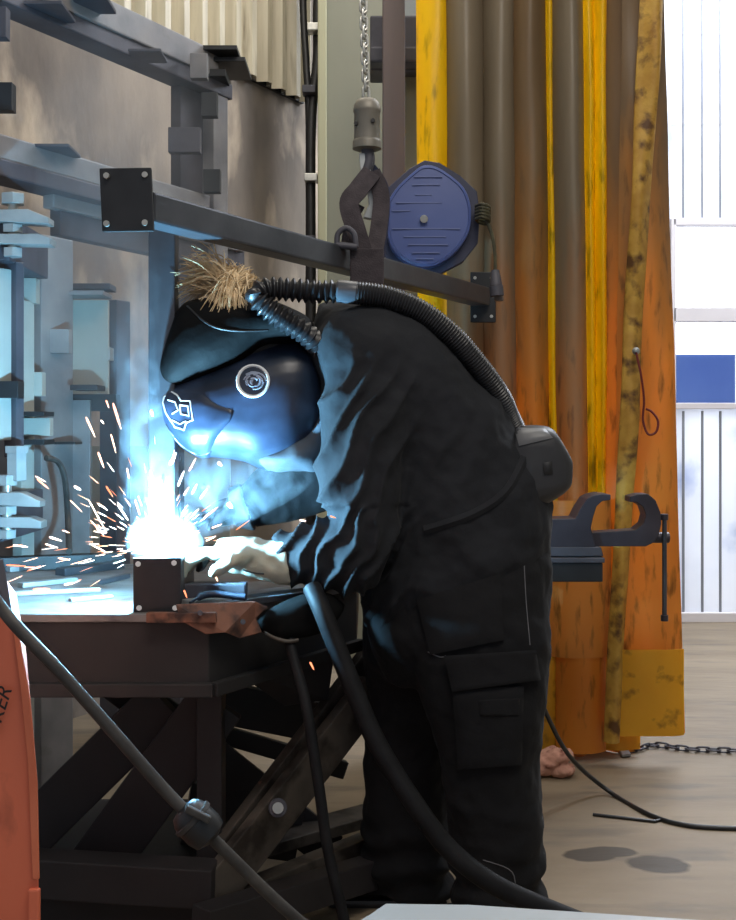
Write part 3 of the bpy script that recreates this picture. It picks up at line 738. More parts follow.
MB().prismpx(V([(-60, 195), (175, 190), (200, 140), (232, 92), (262, 76), (305, 68), (347, 72), (347, 98), (305, 104), (278, 130), (262, 180), (250, 235), (275, 330), (35, 330), (-60, 330)]), VY + .02, .13).build('fixed_jaw', vm, vise)
MB().prismpx(V([(442, 82), (480, 70), (530, 68), (568, 100), (592, 160), (596, 215), (585, 265), (562, 305), (520, 326), (210, 326), (210, 262), (470, 246), (508, 215), (520, 172), (505, 130), (470, 108), (442, 108)]), VY + .045, .08).build('sliding_jaw', vm, vise)
MB().prismpx(V([(30, 330), (300, 330), (312, 375), (20, 375)]), VY + .01, .16).build('swivel_base', steel_dk, vise)
MB().cyl(P(652, 537.5, VY+.085), P(669, 537.5, VY+.085), .0175, 20).build('screw_head', vm, vise, True)
MB().cyl(P(664.5, 517, VY+.06), P(664.5, 618, VY+.06), .0075, 12).build('handle', steel, vise, True)
MB().cyl(P(664.5, 514, VY+.06), P(664.5, 520, VY+.06), .012, 14).cyl(P(664.5, 615, VY+.06), P(664.5, 621, VY+.06), .012, 14).build('handle_knob', vm, vise, True)

# ------------------------------------------------------------------ floor things
def tube_thing(name, pts, r, mm, label, cat, k=8, seg=12):
    return tag(MB().tube(smoothpath(pts, k), r, seg).build(name, mm, None, True), label, cat)
def fpt(px, py, r): q = fp(px, py); q.z = r; return q
tube_thing('floor_cable', [P(505, 600, 3.45), P(525, 668, 3.5), P(540, 700, 3.56), P(568, 754, 3.74) , Vector((*fp(606, 795).xy, .02)), fpt(650, 817, .007), fpt(690, 828, .007), fpt(745, 831, .007)], .0075, rubber, 'thin black cable sweeping from behind the welder across the floor', 'cable')
tag(MB().tube([fpt(593, 816, .005), fpt(655, 823, .005), fpt(662, 821, .005)], .005, 8).build('steel_rod', rubber, None, True), 'short thin black rod lying beside the cable on the floor', 'rod')
ch = thing('floor_chain', fp(690, 752), 'dark steel chain lying from the curtain foot toward the right', 'chain')
N2 = 15; cpts = smoothpath([fpt(612, 748, .012), fpt(630, 753, .012), fpt(655, 748, .012), fpt(690, 752, .012), fpt(750, 754, .012)], 10)
tot = [0]
for i in range(1, len(cpts)): tot.append(tot[-1] + (cpts[i] - cpts[i-1]).length)
def along(d):
    for i in range(1, len(cpts)):
        if tot[i] >= d:
            u = (d - tot[i-1]) / (tot[i] - tot[i-1]); return cpts[i-1].lerp(cpts[i], u), (cpts[i] - cpts[i-1]).normalized()
    return cpts[-1], (cpts[-1] - cpts[-2]).normalized()
step = tot[-1] / N2
for i in range(N2):
    c, t = along(step * (i + .5)); sd = t.cross(Vector((0, 0, 1))); sd = (sd if i % 2 else (sd*.5 + Vector((0, 0, .8)))).normalized()
    pts = []
    for k_ in range(18):
        a = 2*math.pi*k_/16; pts.append(c + sd * (.013*math.sin(a)) + t * (math.copysign(.012, math.cos(a)) * min(1, abs(math.cos(a)) * 5) + .014*math.cos(a)))
    MB().tube(pts, .0040, 8, cap=False).build('link', steel_dk, ch, True)
tag(MB().prism([fpt(612, 742, .03), fpt(622, 744, .03), fpt(631, 757, .012), fpt(622, 758, .012)], (0, 0, -.01)).build('chain_hook', steel_lt), 'bright steel hook plate at the near end of the floor chain', 'hook')
rag = MB()
for (x, y, rx, rz, a) in ((545, 757, .075, .026, .3), (556, 752, .06, .03, -.5), (540, 764, .055, .022, .1), (560, 765, .05, .024, .2), (536, 758, .04, .02, 0)):
    c = P(x, y + 4, 4.08); c.z = max(c.z, .022); rag.sphere(c, 1, (rx, .05, rz), 16)
o = rag.build('crumpled_rag', pinkm, None, True)
remesh(o, .006, 1, lambda c, n_: .012 * noise.noise(c * 28) + .005 * noise.noise(c * 70))
tag(o, 'crumpled pink rag on the floor behind the trouser leg', 'rag')

# ------------------------------------------------------------------ foreground: orange machine, cables, grey top
mc = thing('orange_machine', (-.68, 1.95, 0), 'scuffed orange machine housing at the lower left frame edge', 'machine')
MB().prism([P(-60, 612, 1.9), P(2, 606, 1.9), P(18, 628, 1.9), P(30, 700, 1.9), P(37, 780, 1.9), P(42, 1100, 1.9), P(42, 1174, 1.9), P(-60, 1174, 1.9)], (-.125, .40, 0)).build('housing', orange, mc)
MB().prism([P(12, 626, 1.893), P(18, 630, 1.893), P(30, 700, 1.893), P(37, 782, 1.893), P(39, 880, 1.893), P(32, 880, 1.893), P(27, 760, 1.893), P(20, 690, 1.893)], (0, .006, 0)).build('edge_trim', mat('orange_edge', lin(196, 96, 64), lin(220, 124, 90), 6, .5), mc)
MB().boxpx(28, 890, 39, 1100, 1.89, .012, .003).build('latch_panel', orange, mc)
fc = bpy.data.curves.new('lettering', 'FONT'); fc.body = 'OKER'; fc.size = .034; fc.extrude = .0006; fc.align_x = 'RIGHT'; fc.shear = .3
fo = bpy.data.objects.new('lettering', fc); COL.objects.link(fo)
bpy.context.view_layer.update()
me = bpy.data.meshes.new_from_object(fo.evaluated_get(bpy.context.evaluated_depsgraph_get())); bpy.data.objects.remove(fo)
lo = bpy.data.objects.new('lettering', me); COL.objects.link(lo); me.materials.append(blackm)
lo.rotation_euler = (math.pi/2, -math.radians(72), 0)
lo.location = P(12, 690, 1.888); setpar(lo, mc)
tube_thing('foreground_cable', [P(-14, 585, 1.9), P(0, 606, 1.86), P(18, 628, 1.84), P(62, 674, 1.84), P(110, 728, 1.86), P(160, 785, 1.88), P(182, 808, 1.88)], .0105, cablem, 'grey-black cable slanting down from the orange machine to its joint', 'cable')
tube_thing('connected_cable', [P(212, 838, 1.88), P(240, 866, 1.9), P(270, 895, 1.92), P(300, 922, 1.94), P(345, 960, 1.98), Vector((-.02, 2.0, .03))], .0105, cablem, 'grey-black cable slanting from the joint to the lower frame edge', 'cable')
cn = thing('cable_joint', P(197, 824, 1.88), 'black rubber cable coupling with taped sleeve in the foreground', 'cable coupling')
A = P(182, 808, 1.88); B = P(213, 839, 1.88)
MB().tube([A.lerp(B, t_) for t_ in (0, .05, .2, .35, .7, .9, 1)], [.012, .024, .031, .033, .034, .030, .014], 16).build('sleeve', rubber, cn, True)
MB().tube([A.lerp(B, t_) for t_ in (.28, .3, .4, .42)], [.033, .036, .036, .033], 16).build('ring', cablem, cn, True)
MB().beam(P(186, 808, 1.845), P(210, 820, 1.845), .012, .012, .003).build('lever', cablem, cn)
tag(MB().beam(P(-3, 560, 1.95), P(6, 612, 1.93), .016, .016, .003).build('handle_rod', steel_dk), 'slim dark rod standing on the orange machine', 'rod')
gt = thing('grey_cabinet', (.2, 1.0, 0), 'pale grey cabinet top corner at the very bottom of the view', 'cabinet')
z_ = P(0, 903, 1.25).z
pts = [Vector((P(385, 0, 1.25).x, 1.25, z_)), Vector((P(470, 0, 1.25).x, 1.247, z_)), Vector((.40, 1.20, z_)), Vector((.42, .75, z_)), Vector((-.03, .75, z_)), Vector((-.03, 1.18, z_)), Vector((P(368, 0, 1.22).x, 1.22, z_))]
MB().prism(pts, (0, 0, -.03)).build('top', greytop, gt)
MB().box(-.01, .38, .78, 1.15, 0, z_-.03, .005).build('body', greytop, gt)

# ------------------------------------------------------------------ the welder
PY = 2.85
person = thing('person', (P(460, 0, PY).x, PY, 0), 'person in black work clothes and welding helmet bent over the table', 'person')
def fold(c, n_):
    # broad cloth folds plus small creases
    q = Vector((c.x * 5 + c.z * 3, c.y * 6, c.z * 5 - c.x * 4))
    r = 1 - abs(noise.noise(q)) * 2.2
    return .009 * (r - .4) + .006 * noise.noise(c * 13) + .0035 * noise.noise(c * 34)
torso_rows = [((547, 560), (366, 628), PY, .17), ((549, 530), (361, 600), PY, .20), ((545, 485), (358, 545), PY, .205), ((524, 440), (345, 495), PY, .20),
              ((496, 392), (332, 452), PY, .215), ((455, 345), (324, 425), PY, .235), ((405, 312), (320, 398), PY, .24), ((355, 302), (314, 372), PY, .18), ((322, 306), (306, 352), PY, .10)]
near_arm = [(a_, b_, y_ + .06, h_) for a_, b_, y_, h_ in [((352, 312), (412, 352), 2.70, .09), ((330, 350), (420, 380), 2.66, .10), ((322, 395), (416, 405), 2.63, .095), ((315, 450), (408, 455), 2.61, .085), ((316, 490), (400, 505), 2.60, .08),
            ((326, 512), (394, 552), 2.60, .078), ((318, 520), (368, 592), 2.60, .075), ((298, 527), (326, 592), 2.62, .066), ((276, 536), (288, 584), 2.64, .055)]]
far_arm = [((345, 330), (400, 370), 3.02, .09), ((318, 380), (392, 400), 3.06, .09), ((300, 420), (372, 450), 3.07, .08), ((278, 450), (340, 500), 3.05, .075), ((262, 466), (290, 520), 3.0, .065), ((238, 484), (256, 530), 2.94, .055)]
near_leg = [((380, 590), (547, 560), PY, .18), ((398, 625), (549, 625), 2.80, .155), ((420, 690), (545, 690), 2.76, .13), ((438, 750), (541, 750), 2.75, .118), ((446, 820), (541, 820), 2.75, .112), ((452, 870), (542, 872), 2.75, .108), ((455, 915), (545, 912), 2.75, .105)]
far_leg = [((363, 590), (500, 590), 2.90, .17), ((364, 650), (475, 650), 2.96, .14), ((366, 720), (462, 720), 2.99, .118), ((363, 800), (452, 800), 3.0, .11), ((364, 860), (449, 862), 3.0, .105), ((366, 888), (452, 889), 3.0, .10)]
def shrink(rows, k, kd):
    out = []
    for a, b, Y, hd in rows:
        c = ((a[0]+b[0])/2, (a[1]+b[1])/2)
        out.append((tuple(c[i] + (a[i]-c[i])*k for i in (0, 1)), tuple(c[i] + (b[i]-c[i])*k for i in (0, 1)), Y, hd*kd))
    return out
# hands
def hand_mesh(m, wrist, palm_c, fdir, side_, up_, s=1.0, curl=1.0, wr=.03):
    """palm plus four curled fingers and a thumb as tapered chains"""
    fdir = fdir.normalized(); side_ = side_.normalized(); up_ = up_.normalized()
    kn = palm_c + fdir * .042 * s
    m.tube([wrist - fdir * .03, wrist, wrist.lerp(palm_c, .5), palm_c, kn], [wr, wr, .033*s, .036*s, .028*s], 14)
    for i in range(4):
        L_ = (.036, .041, .038, .030)[i] * s; off = side_ * ((i - 1.5) * .0195 * s)
        p0 = palm_c + off + fdir * .012 * s; p1 = kn + off + fdir * .012; d1 = (fdir - up_ * .45 * curl).normalized(); p2 = p1 + d1 * L_
        d2 = (fdir - up_ * 1.5 * curl).normalized(); p3 = p2 + d2 * L_ * .8; d3 = (fdir * .2 - up_ * 1.5 * curl).normalized(); p4 = p3 + d3 * L_ * .55
        m.tube([p0, p1, p1.lerp(p2, .5), p2, p3, p4, p4 + d3*.006], [.011*s, .0135*s, .0125*s, .0125*s, .0115*s, .010*s, .005*s], 10)
    b0 = palm_c - fdir * .015 * s + side_ * .028 * s; td = (fdir * .7 + side_ * .7 - up_ * .35).normalized(); b1 = b0 + td * .036*s; b2 = b1 + (fdir - up_ * .8).normalized() * .032*s
    m.tube([b0 - td*.012, b0, b1, b2, b2 + (fdir - up_).normalized()*.014*s], [.014*s, .0165*s, .0145*s, .012*s, .006*s], 10)
nw = P(268, 561, 2.69); npm = P(240, 555, 2.69)
fw = P(246, 508, 2.95); fpm = P(226, 512, 2.91)
# continuous body under the clothes
m = MB()
m.loft(shrink(torso_rows[:-1], .80, .80)); m.loft(shrink(near_arm, .6, .6)); m.loft(shrink(far_arm, .6, .6)); m.loft(shrink(near_leg, .62, .62)); m.loft(shrink(far_leg, .62, .62))
m.tube([P(350, 345, PY), P(320, 345, PY), P(295, 350, PY)], [.075, .06, .06], 16)
m.sphere(P(262, 360, PY - .03), .092, (1.1, .85, 1.15), 20)
m.sphere(P(225, 400, PY - .03), .02)     # nose side of the face, inside the helmet
for Yf, xf in ((2.75, 500), (3.0, 408)):
    pf = P(xf, 0, Yf)
    m.tube([Vector((pf.x, Yf, .14)), Vector((pf.x, Yf, .06)), Vector((pf.x - .06, Yf, .045)), Vector((pf.x - .15, Yf, .03))], [.04, .045, .04, .028], 12)
hand_mesh(m, nw, npm, Vector((-1, .05, .12)), Vector((0, -1, .15)), Vector((.1, .1, 1)), .8, .9, .022)
hand_mesh(m, fw, fpm, Vector((-1, -.25, -.2)), Vector((0, -1, .1)), Vector((0, 0, 1)), .8, .9, .022)
o = m.build('body', skin, person); remesh(o, .009, 1)
# jacket
m = MB(); m.loft(torso_rows, 36, 2.3); m.loft(near_arm, 28, 2.2); m.loft(far_arm, 28, 2.2)
o = m.build('jacket', jacket_m, person)
def armfold(c, n_):
    d = fold(c, n_)
    px = 368 + c.x * F / c.y; py = HZ - (c.z - CZ) * F / c.y
    wu = max(0, min(1, (430 - px) / 40)) * max(0, min(1, (2.84 - c.y) / .06))      # near sleeve only
    if py > 505:     # forearm bunching: folds slanting across the sleeve
        ph = (px + (py - 560) * .5) / 19 + .9 * noise.noise(Vector((px*.03, py*.03, 2)))
        a = .013 * wu
    else:            # long drawn folds down the upper arm
        ph = (px * .9 + py * .42) / 24 + 1.2 * noise.noise(Vector((px*.02, py*.012, 5)))
        a = .012 * wu * max(0, min(1, (py - 345) / 40))
    s_ = 1 - abs(math.sin(math.pi * ph)) ** .7
    return d * (1 - .3*wu) + a * (s_ * 1.4 - .6)
remesh(o, .0062, 2, armfold)
# trousers
m = MB(); m.loft(near_leg, 32, 2.4); m.loft(far_leg, 32, 2.4); m.loft([((372, 560), (546, 520), PY, .16), ((368, 600), (549, 560), PY, .185), ((368, 640), (548, 620), PY, .18), ((390, 680), (530, 670), PY, .12)])
o = m.build('trousers', trouser_m, person)
def legfold(c, n_):
    d = fold(c, n_) * .9
    return d + .012 * max(0, (.35 - c.z) / .35) * math.sin(c.z * 70 + 4 * noise.noise(c * 6))
remesh(o, .007, 2, legfold)
tro = o
# decals: strips of cloth that follow a surface
def bvh_of(o):
    M = wmat(o); return BVHTree.FromPolygons([M @ v.co for v in o.data.vertices], [tuple(p.vertices) for p in o.data.polygons])
EYE = Vector((0, 0, CZ))
def onto(bv, px, py, lift=.002):
    d = (P(px, py, 3) - EYE).normalized(); h = bv.ray_cast(EYE, d)
    return (h[0] - d * lift, h[1]) if h[0] else (None, None)
def seam(bv, pts, r, mm, name, parent, lift=.0, k=6):
    ps = smoothpath([Vector((x, y, 0)) for x, y in pts], k); q = [onto(bv, p.x, p.y, lift)[0] for p in ps]; q = [a for a in q if a]
    if len(q) > 2: return MB().tube(q, r, 6).build(name, mm, parent, True)
def patch(bv, poly, lift, mm, name, parent, nx=16, ny=16, thick=.006):
    """quad patch tl,tr,br,bl laid on a surface with real thickness"""
    tl, tr, brr, bl = [Vector((*p, 0)) for p in poly]; vs = []; fs = []
    for s_ in (0, 1):
        for j in range(ny+1):
            for i in range(nx+1):
                p = tl.lerp(tr, i/nx).lerp(bl.lerp(brr, i/nx), j/ny); e = min(i, nx-i, j, ny-j)
                h, _ = onto(bv, p.x, p.y, lift + (thick if s_ == 0 else -.004) - (.003 if e == 0 and s_ == 0 else 0))
                if h is None: return None
                vs.append(h)
    w = nx+1; H = (ny+1)*w
    for j in range(ny):
        for i in range(nx): a = j*w+i; fs += [(a, a+1, a+w+1, a+w), (H+a, H+a+w, H+a+w+1, H+a+1)]
    for i in range(nx): a = i; fs.append((a, H+a, H+a+1, a+1)); a = ny*w+i; fs.append((a, a+1, H+a+1, H+a))
    for j in range(ny): a = j*w; fs.append((a, a+w, H+a+w, H+a)); a = j*w+nx; fs.append((a, H+a, H+a+w, a+w))
    return MB().add(vs, fs).build(name, mm, parent, True)
bt = bvh_of(tro)
patch(bt, [(452, 690), (524, 686), (522, 765), (458, 770)], .010, trouser_m, 'cargo_pocket', person)
patch(bt, [(444, 656), (536, 650), (541, 680), (452, 692)], .020, trouser_m, 'pocket_flap', person)
patch(bt, [(410, 575), (500, 560), (504, 640), (430, 655)], .006, trouser_m, 'hip_pocket', person)
patch(bt, [(478, 700), (520, 698), (519, 716), (480, 716)], .014, trouser_m, 'pocket_tab', person)
seam(bt, [(441, 574), (458, 573), (500, 570)], .0012, seam_m, 'stitching', person)
seam(bt, [(524, 560), (526, 600), (530, 645)], .0012, seam_m, 'stitching', person)
seam(bt, [(483, 860), (512, 872), (515, 900)], .0013, seam_m, 'stitching', person)
seam(bt, [(428, 652), (440, 657), (446, 656)], .0016, seam_m, 'stitching', person)
# boots
for Yf, xf in ((2.75, 500), (3.0, 408)):
    pf = P(xf, 0, Yf); m = MB()
    m.tube([Vector((pf.x+.02, Yf, .20)), Vector((pf.x+.02, Yf, .10)), Vector((pf.x+.005, Yf, .07))], [.056, .058, .055], 16)
    m.tube([Vector((pf.x+.06, Yf, .052)), Vector((pf.x, Yf, .055)), Vector((pf.x-.08, Yf, .052)), Vector((pf.x-.15, Yf, .048)), Vector((pf.x-.19, Yf, .045))], [.035, .050, .049, .044, .03], 16)
    o = m.build('boot', leather, person); remesh(o, .008, 2)
    MB().box(pf.x-.205, pf.x+.10, Yf-.048, Yf+.048, 0, .022, .01).build('sole', rubber, o)
# gloves
m = MB(); hand_mesh(m, nw, npm, Vector((-1, .05, .05)), Vector((0, -1, .15)), Vector((.1, .1, 1)), 1.28, .75, .048)
m.loft([((286, 537), (292, 586), 2.69, .056), ((268, 540), (272, 583), 2.69, .050), ((250, 536), (254, 578), 2.69, .046), ((232, 538), (234, 572), 2.69, .042)], 20)
o = m.build('glove', glovem, person); remesh(o, .0045, 2, lambda c, n_: .003 * noise.noise(c * 45)); o['label'] = 'pale leather welding glove'
seam(bvh_of(o), [(243, 570), (254, 573), (264, 574)], .002, blackm, 'glove_print', o, .0005)
m = MB(); hand_mesh(m, fw, fpm, Vector((-1, -.25, -.2)), Vector((0, -1, .1)), Vector((0, 0, 1)), 1.0, .9, .040)
m.loft([((240, 483), (256, 531), 2.93, .055), ((228, 488), (238, 528), 2.92, .045)], 20)
o = m.build('glove', gloved, person); remesh(o, .0045, 2); o['label'] = 'dark welding glove on the far hand'
# welding torch held in the far hand
tch = thing('welding_torch', P(215, 515, 2.88), 'slim black welding torch held in the far hand toward the arc', 'torch')
MB().tube(smoothpath([P(262, 520, 2.96), P(230, 516, 2.91), P(205, 518, 2.84), P(190, 526, 2.77)]), .012, 12).build('handle', rubber, tch, True)
MB().tube(smoothpath([P(190, 526, 2.77), P(178, 534, 2.71), P(165, 541, 2.66)]), [.009]*10 + [.008]*7, 12).build('nozzle', boltm, tch, True)

# helmet
helm = MB(); 
vis = [((163, 396), (166, 414), 2.835, .06), ((170, 384), (178, 438), 2.835, .10), ((188, 376), (200, 455), 2.835, .13), ((210, 368), (222, 458), 2.835, .145), ((240, 356), (246, 462), 2.835, .153),
       ((268, 345), (268, 471), 2.835, .155), ((296, 340), (292, 463), 2.835, .150), ((314, 348), (312, 445), 2.835, .125), ((322, 365), (322, 430), 2.835, .09)]
helm.loft(vis, 36, 2.5); o = helm.build('welding_helmet', shieldm, person); remesh(o, .0055, 3); helmet = o
bh = bvh_of(helmet)
m = MB(); m.loft([((157, 374), (161, 390), 2.835, .055), ((166, 352), (180, 392), 2.835, .115), ((180, 310), (206, 388), 2.835, .148), ((200, 300), (238, 374), 2.835, .160), ((238, 300), (268, 352), 2.835, .163), ((275, 303), (300, 347), 2.835, .150), ((308, 318), (322, 350), 2.835, .12), ((322, 335), (328, 352), 2.835, .08)], 32, 2.4)
o = m.build('leather_hood', leather, helmet); remesh(o, .006, 3, lambda c, n_: .005 * noise.noise(c * 14))
hood = o
bo = bvh_of(hood)
seam(bo, [(187, 306), (205, 322), (222, 329), (245, 331), (268, 330)], .0025, rubber, 'hood_seam', hood)
# front visor plate standing proud of the shell
m = MB(); m.loft([((160, 394), (164, 418), 2.835, .07), ((168, 386), (176, 441), 2.835, .108), ((186, 382), (198, 457), 2.835, .137), ((210, 376), (206, 458), 2.835, .149), ((232, 384), (214, 456), 2.835, .154), ((244, 402), (236, 430), 2.835, .157)], 32, 2.5)
o = m.build('face_shield', shieldm, helmet); remesh(o, .0055, 3); bf = bvh_of(o); face = o
seam(bf, [(166, 424), (180, 444), (200, 455), (215, 448), (232, 430)], .002, rubber, 'shield_edge', face)
# chin bib: cloth seal from the shell down to the collar
m = MB(); m.loft([((262, 452), (266, 468), 2.835, .11), ((276, 448), (280, 471), 2.835, .135), ((294, 440), (302, 470), 2.835, .14), ((312, 425), (322, 468), 2.835, .12), ((326, 395), (340, 440), 2.835, .10)], 28, 2.3)
o = m.build('neck_seal', mat('neck_cloth', (.05, .06, .075), (.08, .09, .11), 8, .8, bump=.2), helmet); remesh(o, .006, 2, lambda c, n_: .006 * noise.noise(c * 18))
# round emblem on the side, shield-shaped emblem on the front
def ring2(bv, cx, cy, r, n=28): return [(cx + r*math.cos(2*math.pi*i/n), cy + r*math.sin(2*math.pi*i/n)) for i in range(n + 1)]
def line(bv, pts, r, name, par, mm=white, lift=.001):
    q = [onto(bv, x, y, lift)[0] for x, y in pts]; q = [a for a in q if a]
    return MB().tube(q, r, 6).build(name, mm, par, True) if len(q) > 1 else None
line(bh, ring2(bh, 253, 381, 15.5), .0038, 'emblem_ring', helmet)
rnd = random.Random(3); m = MB()
for i in range(16):   # swirling light marks inside the ring
    a0 = rnd.random()*6.28; rr = rnd.uniform(2, 12); pts = [(253 + rr*math.cos(a0 + t_*.35) + t_*.4, 381 + rr*.8*math.sin(a0 + t_*.35)) for t_ in range(6)]
    q = [onto(bh, x, y, .001)[0] for x, y in pts]; m.tube([a for a in q if a], .0021, 6)
m.build('emblem_mark', mat('emblem_grey', lin(120, 130, 150), lin(160, 170, 190), 50, .6), helmet, True)
line(bf, [(164, 397), (170, 391), (177, 395), (181, 401), (190, 401), (193, 420), (186, 423), (184, 430), (175, 427), (166, 413), (163, 403), (164, 397)], .0022, 'emblem_outline', face)
line(bf, [(168, 400), (175, 402), (178, 410), (172, 414)], .0018, 'emblem_mark', face)
line(bf, [(180, 405), (188, 406), (189, 416), (181, 414), (180, 405)], .0022, 'emblem_mark', face)
line(bf, [(172, 420), (180, 424), (186, 421)], .0018, 'emblem_mark', face)
# hair tuft
rnd = random.Random(11); m = MB(); root = P(233, 290, 2.80)
m.sphere(root, .036, (1.05, 1.1, .95))
for i in range(620):      # tousled bun
    a = rnd.uniform(0, 6.283); b_ = rnd.uniform(-.5, 1.4); d0 = Vector((math.cos(a)*math.cos(b_), math.sin(a)*math.cos(b_), math.sin(b_)))
    tw = d0.cross(Vector((rnd.gauss(0, 1), rnd.gauss(0, 1), rnd.gauss(0, 1)))).normalized(); L_ = rnd.uniform(.03, .06)
    p0 = root + d0*.034; p1 = p0 + tw*L_*.5 + d0*.012; p2 = p0 + tw*L_ + d0*rnd.uniform(-.004, .016)
    m.tube([p0, p1.lerp(p0, .4), p1, p2], [.0019, .0019, .0016, .0007], 4)
for i in range(260):      # loose strands blown toward the upper left
    a = rnd.gauss(2.75, .38); L_ = rnd.uniform(.06, .13); dr = Vector((math.cos(a), rnd.uniform(-.45, .45), math.sin(a))).normalized()
    p0 = root + Vector((rnd.gauss(-.01, .018), rnd.gauss(0, .03), rnd.gauss(.005, .015))); p1 = p0 + dr*L_*.5 + Vector((0, 0, rnd.uniform(0, .02))); p2 = p0 + dr*L_ + Vector((rnd.gauss(0, .01), rnd.gauss(0, .014), rnd.gauss(-.008, .012)))
    m.tube(smoothpath([p0, p1, p2], 4), [.0018, .0018, .0017, .0016, .0015, .0014, .0012, .001, .0006], 4)
for i in range(200):      # strands lying forward over the hood
    p0 = P(rnd.gauss(238, 6), rnd.gauss(280, 5), 2.745 + rnd.uniform(-.02, .03)); p2 = P(rnd.gauss(226, 11), rnd.gauss(312, 7), 2.70 + rnd.uniform(-.02, .03)); p1 = p0.lerp(p2, .5) + Vector((-.004, -.018, .012))
    m.tube(smoothpath([p0, p1, p2], 4), [.0019]*5 + [.0016, .0014, .001, .0006], 4)
o = m.build('hair', hairm, person, True)

# breathing hose and blower
def corrug(pts, r, amp, pitch_, name, mm, parent, seg=20):
    ps = smoothpath(pts, 40); L_ = [0]
    for i in range(1, len(ps)): L_.append(L_[-1] + (ps[i]-ps[i-1]).length)
    n = int(L_[-1] / (pitch_/6)); out = []; rs = []; j = 0
    for i in range(n+1):
        d = L_[-1]*i/n
        while j < len(L_)-2 and L_[j+1] < d: j += 1
        u = (d - L_[j]) / max(1e-6, L_[j+1]-L_[j]); out.append(ps[j].lerp(ps[j+1], u)); rs.append(r + amp*math.cos(2*math.pi*d/pitch_))
    return MB().tube(out, rs, seg).build(name, mm, parent, True)
hose = corrug([P(324, 352, 2.74), P(306, 334, 2.70), P(283, 319, 2.68), P(264, 305, 2.67), P(257, 295, 2.67), P(268, 289, 2.68), P(292, 290, 2.69), P(318, 292, 2.70), P(338, 291, 2.70)], .024, .0048, .0155, 'air_hose', hosem, person)
MB().tube([P(336, 291, 2.70), P(338, 291, 2.70), P(357, 293, 2.70), P(359, 293, 2.70)], [.022, .027, .027, .022], 20).build('hose_coupling', hosegrey, hose, True)
corrug([P(356, 293, 2.70), P(385, 297, 2.70), P(420, 311, 2.70), P(452, 336, 2.71), P(478, 366, 2.73), P(498, 394, 2.76), P(509, 418, 2.80), P(518, 436, 2.82)], .0265, .0016, .007, 'air_hose', hosem, person)
bl = MB(); bl.loft([((512, 428), (498, 505), 2.83, .10), ((530, 425), (515, 508), 2.83, .115), ((548, 428), (540, 504), 2.83, .115), ((560, 445), (558, 494), 2.83, .105), ((567, 458), (566, 486), 2.83, .09)], 28, 4.5)
pack = bl.build('blower_pack', mat('blower_plastic', (.018, .018, .02), (.03, .03, .033), 9, .5), person); remesh(pack, .005, 1)
bp_ = bvh_of(pack)
patch(bp_, [(514, 428), (545, 428), (553, 438), (519, 446)], .002, mat('blower_lid', (.10, .105, .11), (.14, .14, .145), 9, .45), 'lid', pack, 8, 5, .004)
patch(bp_, [(543, 463), (552, 461), (553, 474), (544, 475)], .002, blackm, 'latch', pack, 4, 4, .004)
MB().loft([((505, 495), (500, 515), 2.83, .10), ((525, 500), (520, 520), 2.83, .10), ((545, 492), (542, 506), 2.83, .08)], 20, 3).build('battery', hosegrey, pack, True)
bj = bvh_of([c for c in person.children if c.name.startswith('jacket')][0])
seam(bj, [(525, 455), (505, 492), (470, 515), (425, 530)], .012, jacket_m, 'belt', person, -.004)

# ------------------------------------------------------------------ hanging bag and torch hoses at the table corner
hg = MB(); hg.loft([((256, 618), (262, 632), 2.60, .03), ((275, 606), (283, 640), 2.60, .045), ((300, 596), (305, 636), 2.62, .05), ((325, 592), (330, 630), 2.64, .045), ((346, 604), (343, 612), 2.66, .02)], 20, 2.2)
o = hg.build('cloth_pouch', mat('pouch_cloth', (.003, .003, .003), (.007, .007, .007), 8, .9, spec=.08), None); remesh(o, .005, 2, lambda c, n_: .006*noise.noise(c*22))
tag(o, 'black cloth pouch slumped over the table corner edge', 'pouch')
tube_thing('thin_hose', [P(286, 625, 2.60), P(294, 660, 2.56), P(306, 705, 2.52), P(318, 780, 2.48), P(328, 850, 2.46), P(345, 925, 2.44), P(352, 975, 2.44), Vector((.02, 2.45, .012))], .0125, hoseblack, 'thin black hose hanging straight down from the pouch', 'hose')
tube_thing('thick_hose', [P(312, 588, 2.60), P(322, 610, 2.56), P(338, 650, 2.54), P(356, 695, 2.52), P(378, 745, 2.50), P(412, 800, 2.47), P(448, 848, 2.45), P(490, 882, 2.43), P(540, 906, 2.43), P(600, 930, 2.42)], .0215, hoseblack, 'thick black torch hose drooping in front of the trouser legs', 'hose')
tube_thing('highlight_curve', [P(262, 622, 2.585), P(268, 634, 2.57), P(285, 641, 2.56), P(298, 640, 2.57)], .0045, scissor, 'brown curve under the pouch, a highlight built as a thin tube', 'cord')  # highlight on the pouch's lower edge, put in as a brown tube

